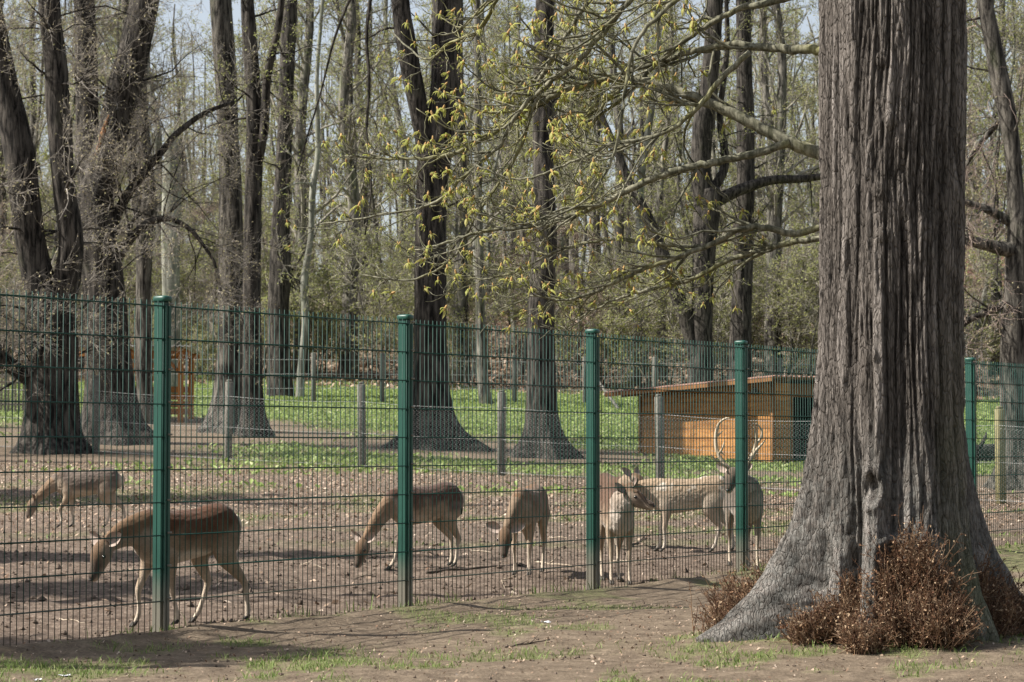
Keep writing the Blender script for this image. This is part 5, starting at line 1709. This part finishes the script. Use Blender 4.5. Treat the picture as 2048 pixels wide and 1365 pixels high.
            for bm in beams:
                q = np.array([tuple(b0 + np.array([p[0], p[1] * s, p[2]])) + (p[3],) for p in bm]); sp = spline(q, 20)
                em.tube(sp[:, :3], np.maximum(sp[:, 3], .002), 10)
            em.build('antler', M['antler'], root)
    return root

def pal_j(pal):
    return pal.get('_j', .10) if not isinstance(pal.get('_j', .1), (tuple, list)) else .1

BASEP = dict(back=(.10, .048, .022), flank=(.25, .175, .115), belly=(.48, .40, .31), throat=(.30, .24, .18), neck=(.19, .135, .09), face=(.125, .078, .046), cheek=(.25, .20, .155), muzzle=(.055, .041, .032), leg=(.33, .25, .175), shin=(.50, .42, .33))
def pal(**k):
    p = dict(BASEP); p.update(k); return p

def hd(x, y): return math.atan2(y, x)

deer('reddish-brown doe with lowered head walking beside the foremost fence post', (-2.10, 14.96), hd(-.66, -.75),
     dict(mid=(.53, .0, .61), poll=(.70, .03, .535), yaw=2, pitch=-60, fl=(-.14, 0), fr=(.10, .03), hl=(-.16, 0), hr=(.20, 0), tail=.10, ear_out=1.0, ear_up=.25),
     pal(back=(.088, .037, .017), neck=(.15, .09, .05), flank=(.25, .18, .12), belly=(.58, .50, .41), _b=.60), .98, False, 11)
deer('grazing doe with mottled dark grey back, farthest out on the open ground', ((178 - CX) / F * 30.7, 30.7), hd(-1, -.08),
     dict(mid=(.51, .0, .53), poll=(.70, 0, .35), yaw=5, pitch=-66, fl=(.10, .05), fr=(-.06, 0), hl=(.10, 0), hr=(-.17, 0), tail=.24, shag=.012),
     pal(back=(.11, .085, .07), flank=(.27, .205, .15), neck=(.20, .135, .085), patch=(.15, .118, .095), face=(.15, .10, .062), _j=.16), 1.0, False, 12)
deer('grazing dark-backed doe with muzzle to the ground behind the second fence post', (-.80, 21.35), hd(-.70, -.66),
     dict(mid=(.54, .0, .49), poll=(.73, 0, .25), yaw=4, pitch=-64, fl=(.22, 0), fr=(-.02, .0), hl=(.02, 0), hr=(-.06, 0), tail=.22, shag=.010),
     pal(back=(.075, .040, .028), flank=(.30, .225, .155), neck=(.20, .13, .08), patch=(.12, .085, .065), _j=.13), .99, False, 13)
deer('brown doe facing the fence with lowered head and ears held out sideways', (.14, 20.35), hd(-.22, -1),
     dict(mid=(.50, -.02, .55), poll=(.64, -0.06, .385), yaw=6, pitch=-56, fl=(.0, 0), fr=(-.05, .02), hl=(.05, 0), hr=(-.05, 0), tail=.12, ear_out=1.2, ear_up=.12, ear_len=.15),
     pal(back=(.15, .085, .045), flank=(.24, .165, .105)), 1.0, False, 14)
deer('pale-chested doe facing the fence with her head turned aside', (.86, 19.25), hd(.10, -1),
     dict(mid=(.44, .0, .68), poll=(.455, .035, .735), yaw=66, pitch=-20, fl=(.03, 0), fr=(-.03, 0), hl=(.0, 0), hr=(.04, 0), tail=.14, neck=1.12, shag=.014, ear_out=.5, ear_up=.5),
     pal(back=(.105, .060, .038), flank=(.30, .22, .15), throat=(.46, .40, .34), neck=(.30, .24, .19), belly=(.5, .44, .37)), 1.0, False, 15)
deer('reddish doe standing hidden behind the doe with the turned head', (1.12, 25.5), hd(.30, -.95),
     dict(mid=(.47, .0, .72), poll=(.54, .02, .745), yaw=30, pitch=-28, tail=.14, ear_out=.7, ear_up=.7),
     pal(back=(.095, .055, .035), flank=(.25, .19, .135), neck=(.25, .185, .13)), 1.04, False, 16)
deer('pale fawn-coloured doe seen side-on with black and white tail', ((1378 - CX) / F * 24.4, 24.4), hd(-1, .05),
     dict(mid=(.49, .0, .66), poll=(.585, 0.0, .665), yaw=8, pitch=-38, fl=(.0, 0), fr=(.06, 0), hl=(.10, 0), hr=(-.13, 0), tail=.24, shag=.014),
     pal(back=(.30, .22, .15), flank=(.38, .31, .24), belly=(.52, .45, .36), neck=(.33, .24, .16), leg=(.36, .28, .21), shin=(.47, .41, .34), rump=(.62, .60, .56), patch=(.46, .40, .33), _j=.14), 1.02, False, 17)
deer('grey-brown buck with tall pale antlers facing the fence beside a post', ((1487 - CX) / F * 21.35, 21.35), hd(.04, -1),
     dict(mid=(.43, -.06, .715), poll=(.465, -.15, .80), yaw=-22, pitch=-34, fl=(.02, 0), fr=(-.02, .0), hl=(.04, 0), hr=(-.04, 0), tail=.16, neck=1.2, girth=1.06, shag=.012, ear_out=1.0, ear_up=.2),
     pal(back=(.10, .078, .06), flank=(.155, .125, .10), belly=(.36, .31, .25), throat=(.36, .31, .25), neck=(.15, .118, .09), face=(.12, .088, .064), cheek=(.19, .15, .115), leg=(.24, .19, .145)), 1.10, True, 18, 'deer')

# ------------------------------------------------------------------ small things on the ground
def stick(p0, p1, rad, mat, label, group, seed, twigs=1):
    r = np.random.default_rng(seed)
    a, b = ground_at(*p0), ground_at(*p1)
    root = empty('stick', (a[0], a[1], gz(a[0], a[1]))) if False else None
    n = 7; t = np.linspace(0, 1, n)[:, None]
    L = np.linalg.norm(b - a)
    P = a + (b - a) * t + r.normal(0, .025 * L, (n, 3)) * np.sin(t * math.pi)
    P[:, 2] = height(P[:, 0], P[:, 1]) + rad * .7
    org = P[0].copy()
    R = rad * np.linspace(1, .5, n)
    mb = MB(); mb.tube(P - org, R, 6)
    for k in range(twigs):
        q = P[2 + k] - org; d = norm((b - a) + r.normal(0, .5 * L, 3)); d[2] = abs(d[2]) * .4 + .1
        mb.tube([q, q + d * L * .12, q + d * L * .22 + np.array([0, 0, .01])], [rad * .6, rad * .45, rad * .2], 5)
    o = mb.build('stick', mat, None, True, tuple(org))
    tag(o, label, 'stick', group)
gs = 'sticks lying in the enclosure'
for k, (p0, p1, rad, m) in enumerate([((212, 1143), (238, 1147), .008, 'stick_dark'), ((255, 1148), (272, 1138), .009, 'stick'), ((700, 1152), (752, 1150), .008, 'stick'), ((1098, 1077), (1140, 1082), .010, 'stick'),
                                      ((1070, 1098), (1170, 1104), .011, 'stick_dark'), ((1072, 1126), (1165, 1135), .012, 'stick'), ((615, 1076), (655, 1078), .010, 'stick_dark'), ((990, 1160), (1010, 1176), .007, 'stick'),
                                      ((1225, 1124), (1310, 1126), .009, 'stick'), ((600, 1130), (650, 1140), .007, 'stick'), ((120, 1238), (170, 1246), .006, 'stick'), ((560, 1168), (598, 1172), .008, 'stick'), ((940, 1105), (985, 1107), .010, 'stick')]):
    stick(p0, p1, rad, M[m], 'dark fallen stick lying on the bare enclosure ground' if 'dark' in m else 'pale fallen stick lying on the bare enclosure ground', gs, 300 + k)
stick((1255, 1092), (1295, 1080), .012, M['stick_dark'], 'dark forked branch lying before the pale side-on doe', gs, 320, 3)
stick((852, 1147), (1010, 1140), .014, M['stick_dark'], 'long dark branch and painted shadow lying beside the grazing dark-backed doe', gs, 321, 2)  # dark branch also stands in for the shadow cast by the grazing doe
stick((1010, 1296), (1100, 1284), .005, M['stick_dark'], 'thin dark twig lying on the path before the fence', None, 322, 2)

def scrap(px, py, s, seed):
    r = np.random.default_rng(seed); g = ground_at(px, py); g[2] = gz(g[0], g[1])
    n = 6; u = np.linspace(-1, 1, n); X, Y = np.meshgrid(u, u)
    Z = fbm(X * 1.3 + 9, Y * 1.3 + 9, 0, seed, 2) * .9 + .25 * np.abs(X)
    Z = (Z - Z.min()) * s * .75 + .002
    V = np.stack([X * s * (1 + .2 * r.normal(0, 1, X.shape)), Y * s * .7, Z], -1).reshape(-1, 3)
    Q = [(j * n + i, j * n + i + 1, (j + 1) * n + i + 1, (j + 1) * n + i) for j in range(n - 1) for i in range(n - 1)]
    V2 = V - np.array([0, 0, .0015])
    mb = MB(); mb.add(V, Q); mb.add(V2, [q[::-1] for q in Q])
    o = mb.build('paper_scrap', M['paper'], None, False, tuple(g)); o.rotation_euler = (0, 0, r.uniform(0, 6))
    return o
tag(scrap(1091, 1252, .026, 1), 'small crumpled white paper scrap lying alone on the open path', 'paper')
tag(scrap(130, 1347, .030, 2), 'flat white paper scrap lying by the grass near another scrap', 'paper')
tag(scrap(75, 1361, .022, 3), 'small bluish-white paper scrap lying beside a flatter one', 'paper')

def fallen_log():
    a, b = ground_at(1920, 925), ground_at(2075, 922)
    P = spline(np.array([tuple(a + np.array([0, 0, .22])) + (.20,), tuple((a + b) / 2 + np.array([0, .1, .24])) + (.23,), tuple(b + np.array([0, 0, .24])) + (.24,)]), 14)
    r = np.random.default_rng(8); org = P[0, :3].copy(); org[2] -= .22
    mb = MB(); trunk_tube(mb, P[:, :3] - org, P[:, 3], 14, r, .06)
    mb.tube([(.5, 0, .35), (.62, -.1, .62), (.66, -.12, .75)], [.06, .045, .02], 7)
    o = mb.build('fallen_log', M['bark_dark'], None, True, tuple(org)); tag(o, 'dark fallen log lying on the grass behind the wooden fence post', 'log')
fallen_log()
